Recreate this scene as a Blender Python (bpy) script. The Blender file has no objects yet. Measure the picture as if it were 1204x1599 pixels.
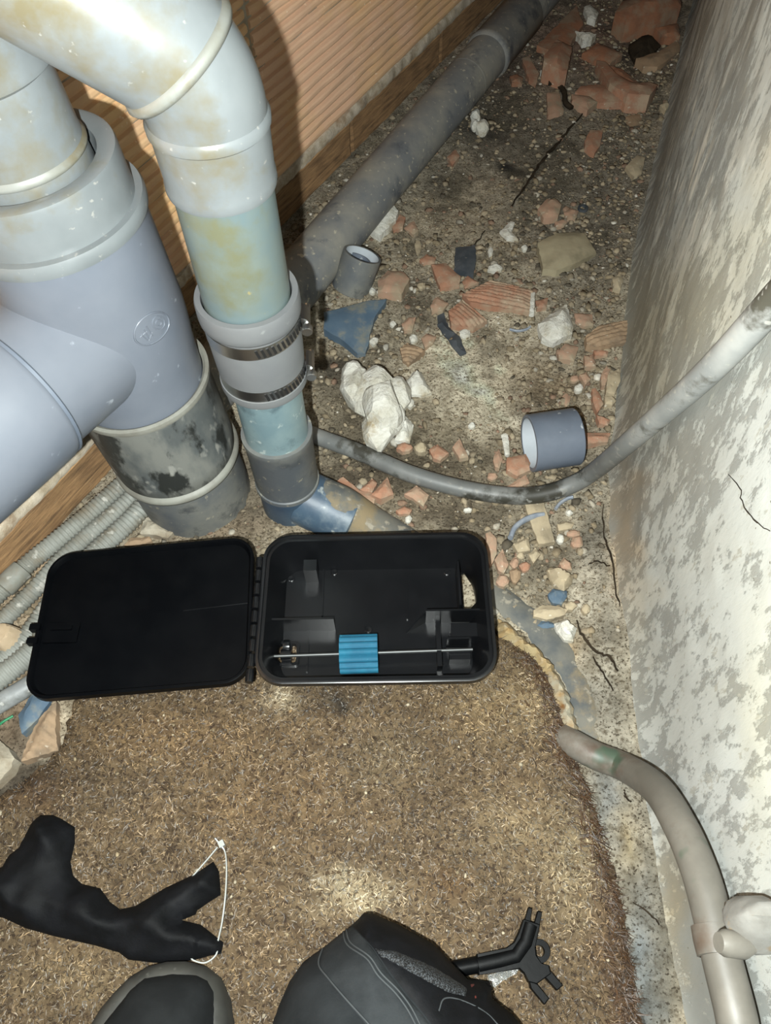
import bpy, bmesh, math, random
import numpy as np
from mathutils import Vector, Matrix
from mathutils.geometry import delaunay_2d_cdt
random.seed(7); RNG = np.random.default_rng(11)
SC = bpy.context.scene
COL = SC.collection

# ------------------------------------------------------------------ camera
FPX, CX, CY, H = 1201.0, 602.0, 799.5, 0.72
NADIR = (26.0, 767.0)                       # where straight down lies, from the image centre
d_ = np.array([NADIR[0], NADIR[1], FPX]); d_ /= np.linalg.norm(d_)
zc = np.array([0, 0, 1.0]); f_ = zc - d_ * (zc @ d_); f_ /= np.linalg.norm(f_)
r_ = np.cross(d_, f_); r_ = -r_ if r_[0] < 0 else r_
RM = np.array([r_, f_, -d_])                # camera (right, down, forward) -> world
cam = bpy.data.cameras.new('camera'); camo = bpy.data.objects.new('camera', cam); COL.objects.link(camo)
cam.sensor_fit = 'VERTICAL'; cam.sensor_height = 36.0; cam.lens = 36.0 * FPX / 1599.0
cam.clip_start = 0.02; cam.clip_end = 20
rx, ry, rz = RM[:, 0], -RM[:, 1], -RM[:, 2]
camo.matrix_world = Matrix(((rx[0], ry[0], rz[0], 0), (rx[1], ry[1], rz[1], 0), (rx[2], ry[2], rz[2], H), (0, 0, 0, 1)))
SC.camera = camo

# ------------------------------------------------------------------ light: a phone flash in a dark crawl space
w = bpy.data.worlds.new('world'); SC.world = w; w.use_nodes = True
w.node_tree.nodes['Background'].inputs[0].default_value = (0.75, 0.85, 1.0, 1)
w.node_tree.nodes['Background'].inputs[1].default_value = 0.02
fl = bpy.data.lights.new('phone_flash', 'POINT'); fl.energy = 49.0; fl.shadow_soft_size = 0.004; fl.color = (0.95, 1.0, 0.97)
flo = bpy.data.objects.new('phone_flash', fl); COL.objects.link(flo)
flp = np.array([0, 0, H]) + RM @ np.array([-0.034, 0.030, 0.0]); flo.location = flp
SC.view_settings.view_transform = 'Standard'; SC.view_settings.look = 'None'
SC.view_settings.exposure = 0.0; SC.view_settings.gamma = 1.0; SC.view_settings.use_curve_mapping = False

# ------------------------------------------------------------------ helpers
def lin(c):
    c = np.asarray(c, float) / 255.0
    return np.where(c <= 0.04045, c / 12.92, ((c + 0.055) / 1.055) ** 2.4)
def rgba(c): return (*[float(v) for v in lin(c)], 1.0)
def ray(px, py): return RM @ np.array([px - CX, py - CY, FPX])
def P(px, py, z=0.0):
    v = ray(px, py); t = (z - H) / v[2]; return np.array([v[0] * t, v[1] * t, z])
def topx(x, y, z):
    q = np.stack([x, y, z - H], -1) @ RM
    return CX + FPX * q[..., 0] / q[..., 2], CY + FPX * q[..., 1] / q[..., 2]
def crop(ox, oy, s): return lambda pts: [(ox + x / s, oy + y / s) for x, y in pts]
C3 = crop(480, 0, 2.3154); C4 = crop(480, 340, 2.3154); C5 = crop(780, 0, 2.8396); C6 = crop(780, 480, 2.8396)
CL = crop(0, 800, 2.7364); CT = crop(380, 800, 2.8667); CG = crop(0, 1180, 2.7364); CK = crop(400, 1320, 2.3154)
CR = crop(820, 1120, 3.1354); CM = crop(700, 780, 2.3889)

def _h(ix, iy, iz, seed):
    n = (ix.astype(np.int64) * 374761393 + iy.astype(np.int64) * 668265263 + iz.astype(np.int64) * 2147483647 + seed * 974711) & 0xffffffff
    n = ((n ^ (n >> 13)) * 1274126177) & 0xffffffff
    return ((n ^ (n >> 16)) & 0xffff) / 65535.0
def vnoise(x, y, z=0.0, seed=0):
    x = np.asarray(x, float); y = np.asarray(y, float); z = np.asarray(z, float) + 0 * x
    ix, iy, iz = np.floor(x), np.floor(y), np.floor(z); fx, fy, fz_ = x - ix, y - iy, z - iz
    fx, fy, fz_ = [t * t * (3 - 2 * t) for t in (fx, fy, fz_)]
    o = 0
    for a in (0, 1):
        for b in (0, 1):
            for c in (0, 1):
                o = o + _h(ix + a, iy + b, iz + c, seed) * (fx if a else 1 - fx) * (fy if b else 1 - fy) * (fz_ if c else 1 - fz_)
    return o
def fbm(x, y, z=0.0, seed=0, octv=4):
    o, a, t = 0, 1.0, 0
    for k in range(octv):
        o = o + a * vnoise(np.asarray(x) * 2 ** k, np.asarray(y) * 2 ** k, np.asarray(z) * 2 ** k, seed + k); t += a; a *= 0.55
    return o / t
def sstep(a, b, x): t = np.clip((x - a) / (b - a), 0, 1); return t * t * (3 - 2 * t)

WL = {}                                      # world location of every object (no parent is rotated)
def setp(o, label=None, category=None, group=None, kind=None):
    for k, v in (('label', label), ('category', category), ('group', group), ('kind', kind)):
        if v: o[k] = v
    return o
def mesh_from(verts, faces):
    me = bpy.data.meshes.new('m'); me.from_pydata([tuple(map(float, v)) for v in verts], [], faces); me.update(); return me
def fast_mesh(V, Fq):
    V = np.asarray(V, np.float32); Fq = np.asarray(Fq, np.int32); k = Fq.shape[1]
    me = bpy.data.meshes.new('m'); me.vertices.add(len(V)); me.vertices.foreach_set('co', V.ravel())
    me.loops.add(Fq.size); me.loops.foreach_set('vertex_index', Fq.ravel())
    me.polygons.add(len(Fq)); me.polygons.foreach_set('loop_start', np.arange(0, Fq.size, k, dtype=np.int32))
    me.update(calc_edges=True); return me
def set_col(me, rgb, name='Col'):
    a = me.color_attributes.new(name, 'FLOAT_COLOR', 'POINT')
    c = np.ones((len(rgb), 4), np.float32); c[:, :3] = rgb; a.data.foreach_set('color', c.ravel())
def obj(name, me, mat, parent=None, loc=None, smooth=None, world=True):
    """link one mesh object; vertices come in world space and are made local to the parent or to loc"""
    o = bpy.data.objects.new(name, me); COL.objects.link(o)
    base = np.array(WL[parent.name]) if parent else (np.array(loc, float) if loc is not None else np.zeros(3))
    if world and np.any(base): me.transform(Matrix.Translation(Vector(-base)))
    if parent: o.parent = parent
    else: o.location = Vector(base)
    WL[o.name] = base
    if mat: me.materials.append(mat)
    if smooth is not None:
        me.polygons.foreach_set('use_smooth', [True] * len(me.polygons))
        if smooth < 180: me.set_sharp_from_angle(angle=math.radians(smooth))
    me.update(); return o
def empty(name, loc):
    o = bpy.data.objects.new(name, None); COL.objects.link(o); o.location = Vector(loc); o.empty_display_size = 0.05
    WL[o.name] = np.array(loc, float); return o
def join(parts):
    V, Fc, n = [], [], 0
    for v, f in parts:
        V += list(v); Fc += [tuple(i + n for i in q) for q in f]; n += len(v)
    return V, Fc
def frame(axis):
    a = np.array(axis, float); a /= np.linalg.norm(a)
    t = np.array([1.0, 0, 0]) if abs(a[0]) < 0.9 else np.array([0, 1.0, 0])
    e1 = t - a * (t @ a); e1 /= np.linalg.norm(e1); return e1, np.cross(a, e1), a
def lathe(prof, org, axis, n=56, arc=(0, 2 * math.pi), close=False):
    e1, e2, a = frame(axis); org = np.array(org, float); V, Fc = [], []
    full = abs(arc[1] - arc[0] - 2 * math.pi) < 1e-6; m = n if full else n + 1
    for r, t in prof:
        for k in range(m):
            an = arc[0] + (arc[1] - arc[0]) * k / n
            V.append(org + a * t + (e1 * math.cos(an) + e2 * math.sin(an)) * r)
    rows = len(prof)
    for i in range(rows if close else rows - 1):
        for k in range(n):
            k2 = (k + 1) % m; i2 = (i + 1) % rows
            Fc.append((i * m + k, i * m + k2, i2 * m + k2, i2 * m + k))
    return V, Fc
def tube(path, rad, n=16, caps=True, flat=1.0):
    path = [np.array(p, float) for p in path]; N = len(path); V, Fc = [], []
    rf = rad if callable(rad) else (lambda t: rad)
    T = [path[min(i + 1, N - 1)] - path[max(i - 1, 0)] for i in range(N)]; T = [t / np.linalg.norm(t) for t in T]
    up = np.array([0, 0, 1.0]); e1 = np.cross(T[0], up)
    if np.linalg.norm(e1) < 0.1: e1 = np.cross(T[0], np.array([0, 1.0, 0]))
    for i in range(N):
        e1 = e1 - T[i] * (e1 @ T[i]); e1 /= np.linalg.norm(e1); e2 = np.cross(e1, T[i]); r = rf(i / (N - 1))
        for k in range(n):
            an = 2 * math.pi * k / n; V.append(path[i] + (e1 * math.cos(an) + e2 * math.sin(an) * flat) * r)
    for i in range(N - 1):
        for k in range(n):
            k2 = (k + 1) % n; Fc.append((i * n + k, i * n + k2, (i + 1) * n + k2, (i + 1) * n + k))
    if caps: Fc.append(tuple(range(n))[::-1]); Fc.append(tuple(range((N - 1) * n, N * n)))
    return V, Fc
def spline(pts, n=8):
    pts = [np.array(p, float) for p in pts]; q = [2 * pts[0] - pts[1]] + pts + [2 * pts[-1] - pts[-2]]; o = []
    for i in range(1, len(q) - 2):
        for k in range(n):
            t = k / n; a, b, c, d = q[i - 1], q[i], q[i + 1], q[i + 2]
            o.append(0.5 * (2 * b + (c - a) * t + (2 * a - 5 * b + 4 * c - d) * t * t + (3 * b - a - 3 * c + d) * t ** 3))
    o.append(pts[-1]); return o
def box(c, half, ex=(1, 0, 0), ey=(0, 1, 0), ez=(0, 0, 1)):
    c, ex, ey, ez = [np.array(t, float) for t in (c, ex, ey, ez)]
    V = [c + ex * half[0] * i + ey * half[1] * j + ez * half[2] * k for k in (-1, 1) for j in (-1, 1) for i in (-1, 1)]
    return V, [(0, 2, 3, 1), (4, 5, 7, 6), (0, 1, 5, 4), (2, 6, 7, 3), (0, 4, 6, 2), (1, 3, 7, 5)]
def pdist(x, y, poly):
    x = np.asarray(x, float); y = np.asarray(y, float); d = np.full(x.shape, 1e9); ins = np.zeros(x.shape, bool)
    for (ax, ay), (bx, by) in zip(poly, poly[1:] + poly[:1]):
        ux, uy = bx - ax, by - ay; L = ux * ux + uy * uy + 1e-18
        t = np.clip(((x - ax) * ux + (y - ay) * uy) / L, 0, 1)
        d = np.minimum(d, np.hypot(x - ax - t * ux, y - ay - t * uy))
        if by != ay: ins ^= ((ay > y) != (by > y)) & (x < (bx - ax) * (y - ay) / (by - ay) + ax)
    return np.where(ins, d, -d)
def resample(poly, res, jit=0.0):
    o = []
    for (ax, ay), (bx, by) in zip(poly, poly[1:] + poly[:1]):
        n = max(1, int(round(math.hypot(bx - ax, by - ay) / res)))
        for k in range(n):
            t = k / n; j = jit if k else jit * 0.4
            o.append((ax + (bx - ax) * t + random.uniform(-j, j), ay + (by - ay) * t + random.uniform(-j, j)))
    return o
def hf_solid(poly, zfun, zbase, res, jit=0.0, gj=0.25):
    """solid over a polygon: the top follows zfun(x, y, distance to edge), sides and underside closed"""
    poly = [(float(p[0]), float(p[1])) for p in poly]
    b = resample(poly, res, jit); xs = [p[0] for p in b]; ys = [p[1] for p in b]
    gx, gy = np.meshgrid(np.arange(min(xs), max(xs), res), np.arange(min(ys), max(ys), res))
    gx = gx.ravel() + RNG.uniform(-gj, gj, gx.size) * res; gy = gy.ravel() + RNG.uniform(-gj, gj, gy.size) * res
    keep = pdist(gx, gy, b) > 0.55 * res
    pts = [Vector(p) for p in b] + [Vector((x, y)) for x, y in zip(gx[keep], gy[keep])]
    nb = len(b)
    vo, _, fo, ov, _, _ = delaunay_2d_cdt(pts, [(i, (i + 1) % nb) for i in range(nb)], [], 1, 1e-7)
    X = np.array([v.x for v in vo]); Y = np.array([v.y for v in vo]); D = np.maximum(pdist(X, Y, b), 0)
    Z = zfun(X, Y, D) + 0 * X; ZB = zbase(X, Y) + 0 * X if callable(zbase) else np.full(X.shape, float(zbase))
    n = len(X); V = list(np.stack([X, Y, Z], 1)) + list(np.stack([X, Y, ZB], 1))
    top = []
    for f in fo:
        a, c, e = f[0], f[1], f[2]
        if (X[c] - X[a]) * (Y[e] - Y[a]) - (X[e] - X[a]) * (Y[c] - Y[a]) < 0: f = f[::-1]
        top.append(tuple(f))
    cnt = {}
    for f in top:
        for i, j in zip(f, f[1:] + f[:1]): cnt[(i, j)] = 1
    side = [(j, i, i + n, j + n) for (i, j) in cnt if (j, i) not in cnt]
    return V, top + side + [tuple(i + n for i in f[::-1]) for f in top]

# ------------------------------------------------------------------ materials
def newmat(name):
    m = bpy.data.materials.new(name); m.use_nodes = True; nt = m.node_tree
    return m, nt, nt.nodes['Principled BSDF']
def N(nt, t, **kw):
    n = nt.nodes.new(t)
    for k, v in kw.items():
        if k in ('operation', 'blend_type', 'data_type', 'feature', 'attribute_name', 'noise_dimensions', 'clamp', 'wave_type', 'bands_direction'): setattr(n, k, v)
        else: n.inputs[k.replace('_', ' ')].default_value = v
    return n
def ramp(nt, src, stops):
    r = nt.nodes.new('ShaderNodeValToRGB'); e = r.color_ramp.elements
    while len(e) < len(stops): e.new(0.5)
    for q, (p, c) in zip(e, stops): q.position = p; q.color = c if len(c) == 4 else rgba(c)
    nt.links.new(src, r.inputs[0]); return r.outputs[0]
def mixc(nt, fac, a, b, mode='MIX'):
    m = nt.nodes.new('ShaderNodeMix'); m.data_type = 'RGBA'; m.blend_type = mode
    for s, i in ((fac, 0), (a, 6), (b, 7)):
        if hasattr(s, 'is_linked'): nt.links.new(s, m.inputs[i])
        else: m.inputs[i].default_value = s if i == 0 else (s if len(s) == 4 else rgba(s))
    return m.outputs[2]
def coords(nt, stretch=(1, 1, 1)):
    tc = nt.nodes.new('ShaderNodeTexCoord'); mp = nt.nodes.new('ShaderNodeMapping'); mp.inputs['Scale'].default_value = stretch
    nt.links.new(tc.outputs['Object'], mp.inputs[0]); return mp.outputs[0]
def noise(nt, vec, scale, detail=5, rough=0.6):
    n = N(nt, 'ShaderNodeTexNoise', Scale=scale, Detail=detail, Roughness=rough); nt.links.new(vec, n.inputs['Vector']); return n.outputs[0]
def bump(nt, b, h, strength=0.4, dist=0.002):
    n = N(nt, 'ShaderNodeBump', Strength=strength, Distance=dist); nt.links.new(h, n.inputs['Height']); nt.links.new(n.outputs[0], b.inputs['Normal'])
def weathered(name, c1, c2, scale=25, t=(0.4, 0.62), c3=None, s3=90, t3=(0.62, 0.68), c4=None, s4=8, t4=(0.55, 0.7), rough=0.5, bstr=0.3, bscale=120, bdist=0.001, stretch=(1, 1, 1), metal=0.0, attr=False, spec=0.5):
    """two colours blended by noise, with optional specks (c3) and large stains (c4)"""
    m, nt, b = newmat(name); v = coords(nt, stretch)
    W_, K_ = (1, 1, 1, 1), (0, 0, 0, 1)
    f = ramp(nt, noise(nt, v, scale), [(t[0], K_), (t[1], W_)])
    col = mixc(nt, f, c1, c2)
    if c4 is not None: col = mixc(nt, ramp(nt, noise(nt, v, s4, 6, 0.65), [(t4[0], K_), (t4[1], W_)]), col, c4)
    if c3 is not None: col = mixc(nt, ramp(nt, noise(nt, v, s3, 3, 0.5), [(t3[0], K_), (t3[1], W_)]), col, c3)
    if attr:
        a = N(nt, 'ShaderNodeAttribute', attribute_name='Col'); col = mixc(nt, 1.0, col, a.outputs[0], 'MULTIPLY')
    nt.links.new(col, b.inputs['Base Color']); b.inputs['Roughness'].default_value = rough; b.inputs['Metallic'].default_value = metal
    b.inputs['Specular IOR Level'].default_value = spec
    if bstr: bump(nt, b, noise(nt, v, bscale, 6, 0.65), bstr, bdist)
    return m
def plain(name, c, rough=0.5, metal=0.0, spec=0.5):
    m, nt, b = newmat(name); v = coords(nt)
    c = np.array(c); col = mixc(nt, noise(nt, v, 60), tuple(c * 0.88), tuple(np.minimum(c * 1.1, 255)))
    nt.links.new(col, b.inputs['Base Color']); b.inputs['Roughness'].default_value = rough; b.inputs['Metallic'].default_value = metal
    b.inputs['Specular IOR Level'].default_value = spec
    return m

M = {}
M['pvc_pale'] = weathered('pvc_pale', (112, 117, 119), (103, 108, 110), 14, c4=(101, 95, 76), s4=11, t4=(0.52, 0.68), c3=(138, 138, 134), s3=160, t3=(0.68, 0.74), rough=0.32, bstr=0.06)
M['pvc_blue'] = weathered('pvc_blue', (106, 111, 120), (97, 103, 113), 9, c3=(146, 152, 160), s3=70, t3=(0.69, 0.75), rough=0.34, bstr=0.05)
M['pvc_green'] = weathered('pvc_green', (88, 105, 111), (101, 110, 104), 10, c4=(98, 100, 80), s4=14, t4=(0.5, 0.64), c3=(132, 124, 90), s3=75, t3=(0.70, 0.73), rough=0.36, bstr=0.1)
M['pvc_old'] = weathered('pvc_old', (84, 88, 88), (116, 117, 112), 20, (0.42, 0.58), c4=(40, 42, 40), s4=30, t4=(0.50, 0.58), c3=(140, 140, 134), s3=70, t3=(0.60, 0.68), stretch=(1, 1, 0.5), rough=0.55, bstr=0.25)
M['pvc_dark'] = weathered('pvc_dark', (82, 86, 90), (112, 112, 106), 14, (0.4, 0.62), c4=(66, 68, 70), s4=30, t4=(0.56, 0.68), c3=(140, 136, 122), s3=120, t3=(0.64, 0.72), rough=0.55, bstr=0.2)
M['pvc_dusty'] = weathered('pvc_dusty', (104, 107, 109), (134, 132, 124), 12, (0.4, 0.62), c4=(78, 82, 88), s4=20, t4=(0.55, 0.68), c3=(160, 155, 140), s3=140, t3=(0.63, 0.7), rough=0.65, bstr=0.3)
M['pvc_buried'] = weathered('pvc_buried', (76, 79, 79), (104, 102, 94), 26, (0.4, 0.6), c4=(126, 112, 86), s4=18, t4=(0.52, 0.64), c3=(140, 134, 120), s3=100, t3=(0.6, 0.68), rough=0.8, bstr=0.5)
M['pvc_navy'] = weathered('pvc_navy', (48, 64, 82), (66, 84, 100), 18, c4=(104, 116, 124), s4=22, t4=(0.56, 0.7), c3=(140, 146, 146), s3=90, t3=(0.65, 0.72), rough=0.45, bstr=0.2)
M['pvc_teal'] = weathered('pvc_teal', (98, 118, 124), (116, 134, 136), 16, c4=(72, 88, 94), s4=25, t4=(0.55, 0.68), c3=(150, 160, 158), s3=90, t3=(0.65, 0.7), rough=0.42, bstr=0.15)
M['pvc_ring'] = weathered('pvc_ring', (88, 96, 108), (98, 106, 118), 20, c3=(160, 165, 168), s3=110, t3=(0.69, 0.73), rough=0.45, bstr=0.1)
M['pvc_inside'] = weathered('pvc_inside', (178, 184, 190), (165, 172, 178), 20, rough=0.5, bstr=0.05)
M['bead'] = weathered('bead', (130, 130, 122), (112, 110, 102), 30, rough=0.55, bstr=0.2)
M['pvc_bead'] = weathered('pvc_bead', (122, 124, 120), (112, 112, 104), 30, c4=(104, 98, 80), s4=20, t4=(0.5, 0.64), rough=0.4, bstr=0.1)
M['rubber'] = weathered('rubber', (104, 106, 107), (98, 100, 102), 20, c3=(118, 120, 120), s3=90, t3=(0.68, 0.75), rough=0.6, bstr=0.08)
M['steel'] = plain('steel', (196, 196, 194), 0.3, 1.0)
M['rod'] = plain('rod', (96, 98, 98), 0.5, 0.9)
M['slot'] = plain('slot', (22, 22, 22), 0.6)
M['conduit'] = weathered('conduit', (134, 136, 130), (112, 112, 104), 22, c4=(112, 98, 76), s4=12, t4=(0.52, 0.68), c3=(158, 156, 148), s3=90, rough=0.65, bstr=0.2)
M['greyhose'] = weathered('greyhose', (122, 125, 126), (148, 150, 149), 18, c4=(70, 70, 62), s4=14, t4=(0.5, 0.64), c3=(150, 150, 145), s3=110, rough=0.5, bstr=0.12)
M['greytube'] = weathered('greytube', (190, 194, 196), (222, 224, 224), 18, c4=(110, 108, 98), s4=16, t4=(0.53, 0.62), c3=(230, 230, 226), s3=110, rough=0.5, bstr=0.12, attr=True)
M['wallpipe'] = weathered('wallpipe', (94, 91, 84), (114, 110, 102), 16, c4=(84, 72, 62), s4=14, t4=(0.52, 0.66), c3=(66, 80, 66), s3=24, t3=(0.62, 0.7), rough=0.5, bstr=0.12)
M['wallplaster2'] = weathered('wallplaster2', (124, 123, 118), (108, 106, 100), 40, c3=(120, 108, 90), s3=60, rough=0.9, bstr=0.4)
M['terra'] = weathered('terra', (158, 116, 92), (140, 102, 82), 30, c4=(158, 138, 116), s4=34, t4=(0.44, 0.62), c3=(190, 178, 160), s3=150, t3=(0.68, 0.74), rough=0.88, bstr=0.4, bscale=220)
M['terra_pink'] = weathered('terra_pink', (166, 134, 112), (148, 118, 98), 30, c4=(150, 136, 114), s4=34, t4=(0.44, 0.6), c3=(196, 186, 170), s3=150, t3=(0.66, 0.72), rough=0.9, bstr=0.4, bscale=220)
M['terra_red'] = weathered('terra_red', (142, 98, 72), (120, 84, 64), 26, c4=(134, 114, 94), s4=30, t4=(0.46, 0.62), rough=0.9, bstr=0.4, bscale=200)
M['terra_tan'] = weathered('terra_tan', (152, 128, 102), (132, 112, 90), 30, c4=(116, 100, 82), s4=30, t4=(0.52, 0.66), c3=(180, 166, 146), s3=120, t3=(0.66, 0.72), rough=0.9, bstr=0.4, bscale=220)
M['plaster'] = weathered('plaster', (208, 206, 197), (186, 182, 168), 40, c4=(160, 146, 118), s4=26, t4=(0.57, 0.7), rough=0.9, bstr=0.9, bscale=130, bdist=0.004)
M['stone'] = weathered('stone', (170, 156, 130), (148, 136, 114), 35, c4=(122, 112, 92), s4=30, t4=(0.52, 0.68), c3=(198, 190, 172), s3=150, t3=(0.66, 0.72), rough=0.9, bstr=0.45, bscale=180)
M['cream'] = weathered('cream', (158, 148, 122), (142, 132, 108), 26, c4=(120, 112, 90), s4=24, t4=(0.52, 0.68), rough=0.85, bstr=0.25, bscale=160)
M['cream2'] = weathered('cream2', (178, 158, 132), (160, 140, 112), 26, c4=(190, 180, 164), s4=20, rough=0.85, bstr=0.3, bscale=160)
M['pvc_ring2'] = weathered('pvc_ring2', (120, 128, 140), (150, 156, 162), 60, rough=0.45, bstr=0.1)
M['darkchip'] = weathered('darkchip', (50, 56, 62), (70, 74, 78), 50, c3=(120, 118, 110), s3=150, t3=(0.66, 0.72), rough=0.7, bstr=0.4)
M['bluechip'] = weathered('bluechip', (70, 90, 108), (88, 104, 116), 24, c4=(120, 120, 110), s4=40, t4=(0.5, 0.66), rough=0.75, bstr=0.25)
M['mortar'] = weathered('mortar', (166, 158, 142), (140, 130, 112), 40, c4=(120, 104, 84), s4=24, t4=(0.54, 0.7), rough=0.95, bstr=0.6, bscale=160, bdist=0.002)
M['mortar_pale'] = weathered('mortar_pale', (188, 176, 158), (160, 146, 124), 60, c4=(140, 116, 90), s4=24, t4=(0.56, 0.7), rough=0.95, bstr=0.6, bscale=200, bdist=0.002)
M['brick'] = weathered('brick', (216, 178, 130), (200, 160, 112), 7, c4=(212, 174, 144), s4=3.5, t4=(0.42, 0.6), c3=(228, 206, 176), s3=130, t3=(0.68, 0.75), rough=0.85, bstr=0.3, bscale=260)
M['brick_brown'] = weathered('brick_brown', (158, 124, 86), (116, 88, 60), 30, (0.35, 0.65), c4=(92, 70, 48), s4=14, t4=(0.52, 0.66), c3=(150, 124, 92), s3=60, t3=(0.62, 0.72), rough=0.85, bstr=0.5, bscale=60, bdist=0.002, stretch=(1, 1, 9))
M['black'] = weathered('black', (13, 14, 16), (17, 18, 20), 30, c3=(52, 54, 58), s3=260, t3=(0.77, 0.8), rough=0.26, spec=0.5, bstr=0.03, bscale=300)
M['black_matte'] = weathered('black_matte', (10, 11, 13), (14, 15, 17), 30, rough=0.6, bstr=0.06, bscale=300, spec=0.25)
M['black_lid'] = weathered('black_lid', (5, 6, 8), (8, 9, 11), 30, rough=0.42, bstr=0.05, bscale=300, spec=0.08)
M['shoe_upper'] = weathered('shoe_upper', (16, 18, 19), (22, 24, 25), 60, rough=0.9, bstr=0.3, bscale=500, spec=0.2)
M['black_tool'] = weathered('black_tool', (6, 7, 8), (9, 10, 11), 60, rough=0.45, spec=0.1, bstr=0.1, bscale=250)
M['foam'] = weathered('foam', (8, 80, 106), (14, 94, 120), 50, c3=(50, 118, 136), s3=240, t3=(0.7, 0.76), rough=0.75, bstr=0.3, bscale=350)
M['cloth'] = weathered('cloth', (8, 9, 11), (14, 15, 18), 60, rough=0.7, bstr=0.3, bscale=500, spec=0.16)
M['denim'] = weathered('denim', (27, 30, 32), (36, 39, 41), 30, rough=0.92, bstr=0.4, bscale=700, spec=0.2)
M['denim2'] = weathered('denim2', (33, 36, 38), (43, 46, 48), 40, rough=0.92, bstr=0.4, bscale=600, spec=0.2)
M['stitch'] = plain('stitch', (56, 60, 62), 0.9)
M['red'] = plain('red', (92, 30, 22), 0.9)
M['shoe_rubber'] = weathered('shoe_rubber', (54, 54, 50), (44, 44, 41), 40, c3=(74, 74, 70), s3=140, t3=(0.68, 0.74), rough=0.7, bstr=0.15)
M['tie'] = plain('tie', (150, 153, 150), 0.4)
M['green'] = plain('green', (40, 120, 80), 0.5)
M['beadyellow'] = weathered('beadyellow', (150, 134, 100), (136, 106, 62), 30, c4=(152, 146, 128), s4=26, t4=(0.48, 0.62), c3=(120, 84, 44), s3=60, t3=(0.66, 0.74), rough=0.9, bstr=0.5, bscale=140, bdist=0.002)
M['crack'] = weathered('crack', (40, 34, 27), (54, 46, 36), 60, rough=1.0, bstr=0.2, spec=0.1)
M['grit'] = weathered('grit', (235, 235, 235), (200, 200, 200), 200, rough=0.9, bstr=0.3, attr=True)
M['fibre'] = weathered('fibre', (240, 240, 240), (215, 215, 215), 100, rough=0.5, bstr=0, attr=True)
M['mat'] = weathered('mat', (238, 235, 230), (170, 160, 148), 90, (0.35, 0.65), c3=(120, 104, 84), s3=240, t3=(0.54, 0.62), rough=0.8, bstr=0.9, bscale=240, bdist=0.003, attr=True)
M['ground'] = weathered('ground', (240, 240, 238), (186, 184, 178), 60, (0.36, 0.64), c4=(150, 144, 134), s4=190, t4=(0.5, 0.64), c3=(104, 96, 84), s3=420, t3=(0.56, 0.66), rough=0.95, bstr=1.0, bscale=260, bdist=0.003, attr=True)
def peeling():
    m, nt, b = newmat('wallplaster'); K_, W_ = (0, 0, 0, 1), (1, 1, 1, 1); v = coords(nt, (1, 1, 0.42)); v2 = coords(nt)
    a = N(nt, 'ShaderNodeAttribute', attribute_name='Col')
    big = noise(nt, v2, 7, 3, 0.5); fine = noise(nt, v, 64, 10, 0.74)
    ad = N(nt, 'ShaderNodeMath', operation='MULTIPLY_ADD'); nt.links.new(big, ad.inputs[0]); ad.inputs[1].default_value = 0.55; nt.links.new(fine, ad.inputs[2])
    mask = ramp(nt, ad.outputs[0], [(0.745, K_), (0.80, W_)])
    col = mixc(nt, mask, (222, 223, 220), (178, 178, 174))
    col = mixc(nt, ramp(nt, noise(nt, v, 95, 6, 0.7), [(0.60, K_), (0.64, W_)]), col, (200, 198, 190))
    col = mixc(nt, ramp(nt, noise(nt, v2, 210, 3, 0.6), [(0.70, K_), (0.74, W_)]), col, (140, 134, 122))
    col = mixc(nt, 1.0, col, a.outputs[0], 'MULTIPLY'); nt.links.new(col, b.inputs['Base Color']); b.inputs['Roughness'].default_value = 0.92; b.inputs['Specular IOR Level'].default_value = 0.25
    h = mixc(nt, 0.35, noise(nt, v, 120, 7, 0.7), mask); bump(nt, b, h, 0.55, 0.0016); return m
M['wallplaster'] = peeling()
def glassy():
    m, nt, b = newmat('clear_plastic'); v = coords(nt)
    b.inputs['Transmission Weight'].default_value = 0.9; b.inputs['Roughness'].default_value = 0.12; b.inputs['Base Color'].default_value = (0.9, 0.92, 0.9, 1)
    bump(nt, b, noise(nt, v, 90), 0.8, 0.003); return m
M['clear'] = glassy()
def netmat():
    m, nt, b = newmat('black_net'); v = coords(nt)
    x = N(nt, 'ShaderNodeTexVoronoi', Scale=800.0); nt.links.new(v, x.inputs['Vector'])
    nt.links.new(ramp(nt, x.outputs[0], [(0.25, (58, 62, 66)), (0.6, (10, 11, 12))]), b.inputs['Base Color'])
    b.inputs['Roughness'].default_value = 0.7; bump(nt, b, x.outputs[0], 0.8, 0.001); return m
M['net'] = netmat()

# ------------------------------------------------------------------ ground shape
WALL = [np.array(p) for p in ((.215, -.5), (.222, .1), (.236, .30), (.247, .458), (.29, .62), (.347, .831), (.47, 1.176), (.622, 1.592), (.86, 2.2))]
def wall_d(x, y):
    x = np.asarray(x, float); y = np.asarray(y, float); d = np.full(x.shape, 1e9)
    for a, b in zip(WALL, WALL[1:]):
        u = b - a; t = np.clip(((x - a[0]) * u[0] + (y - a[1]) * u[1]) / (u @ u), 0, 1)
        d = np.minimum(d, np.hypot(x - a[0] - t * u[0], y - a[1] - t * u[1]))
    return d
def fz(x, y):
    d = wall_d(x, y)
    z = (fbm(np.asarray(x) * 14, np.asarray(y) * 14, 0.0, 3, 4) - 0.5) * 0.016
    return z + 0.008 * np.exp(-(d / 0.03) ** 2)
def G(px, py, dz=0.0):
    z = 0.0
    for _ in range(4):
        p = P(px, py, z + dz); z = float(fz(p[0], p[1]))
    return np.array([p[0], p[1], z])
def onto(px, py, zf):
    z = 0.05
    for _ in range(10):
        p = P(px, py, z); z = 0.5 * z + 0.5 * float(zf(np.array([p[0]]), np.array([p[1]]))[0])
    return P(px, py, z)
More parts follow.
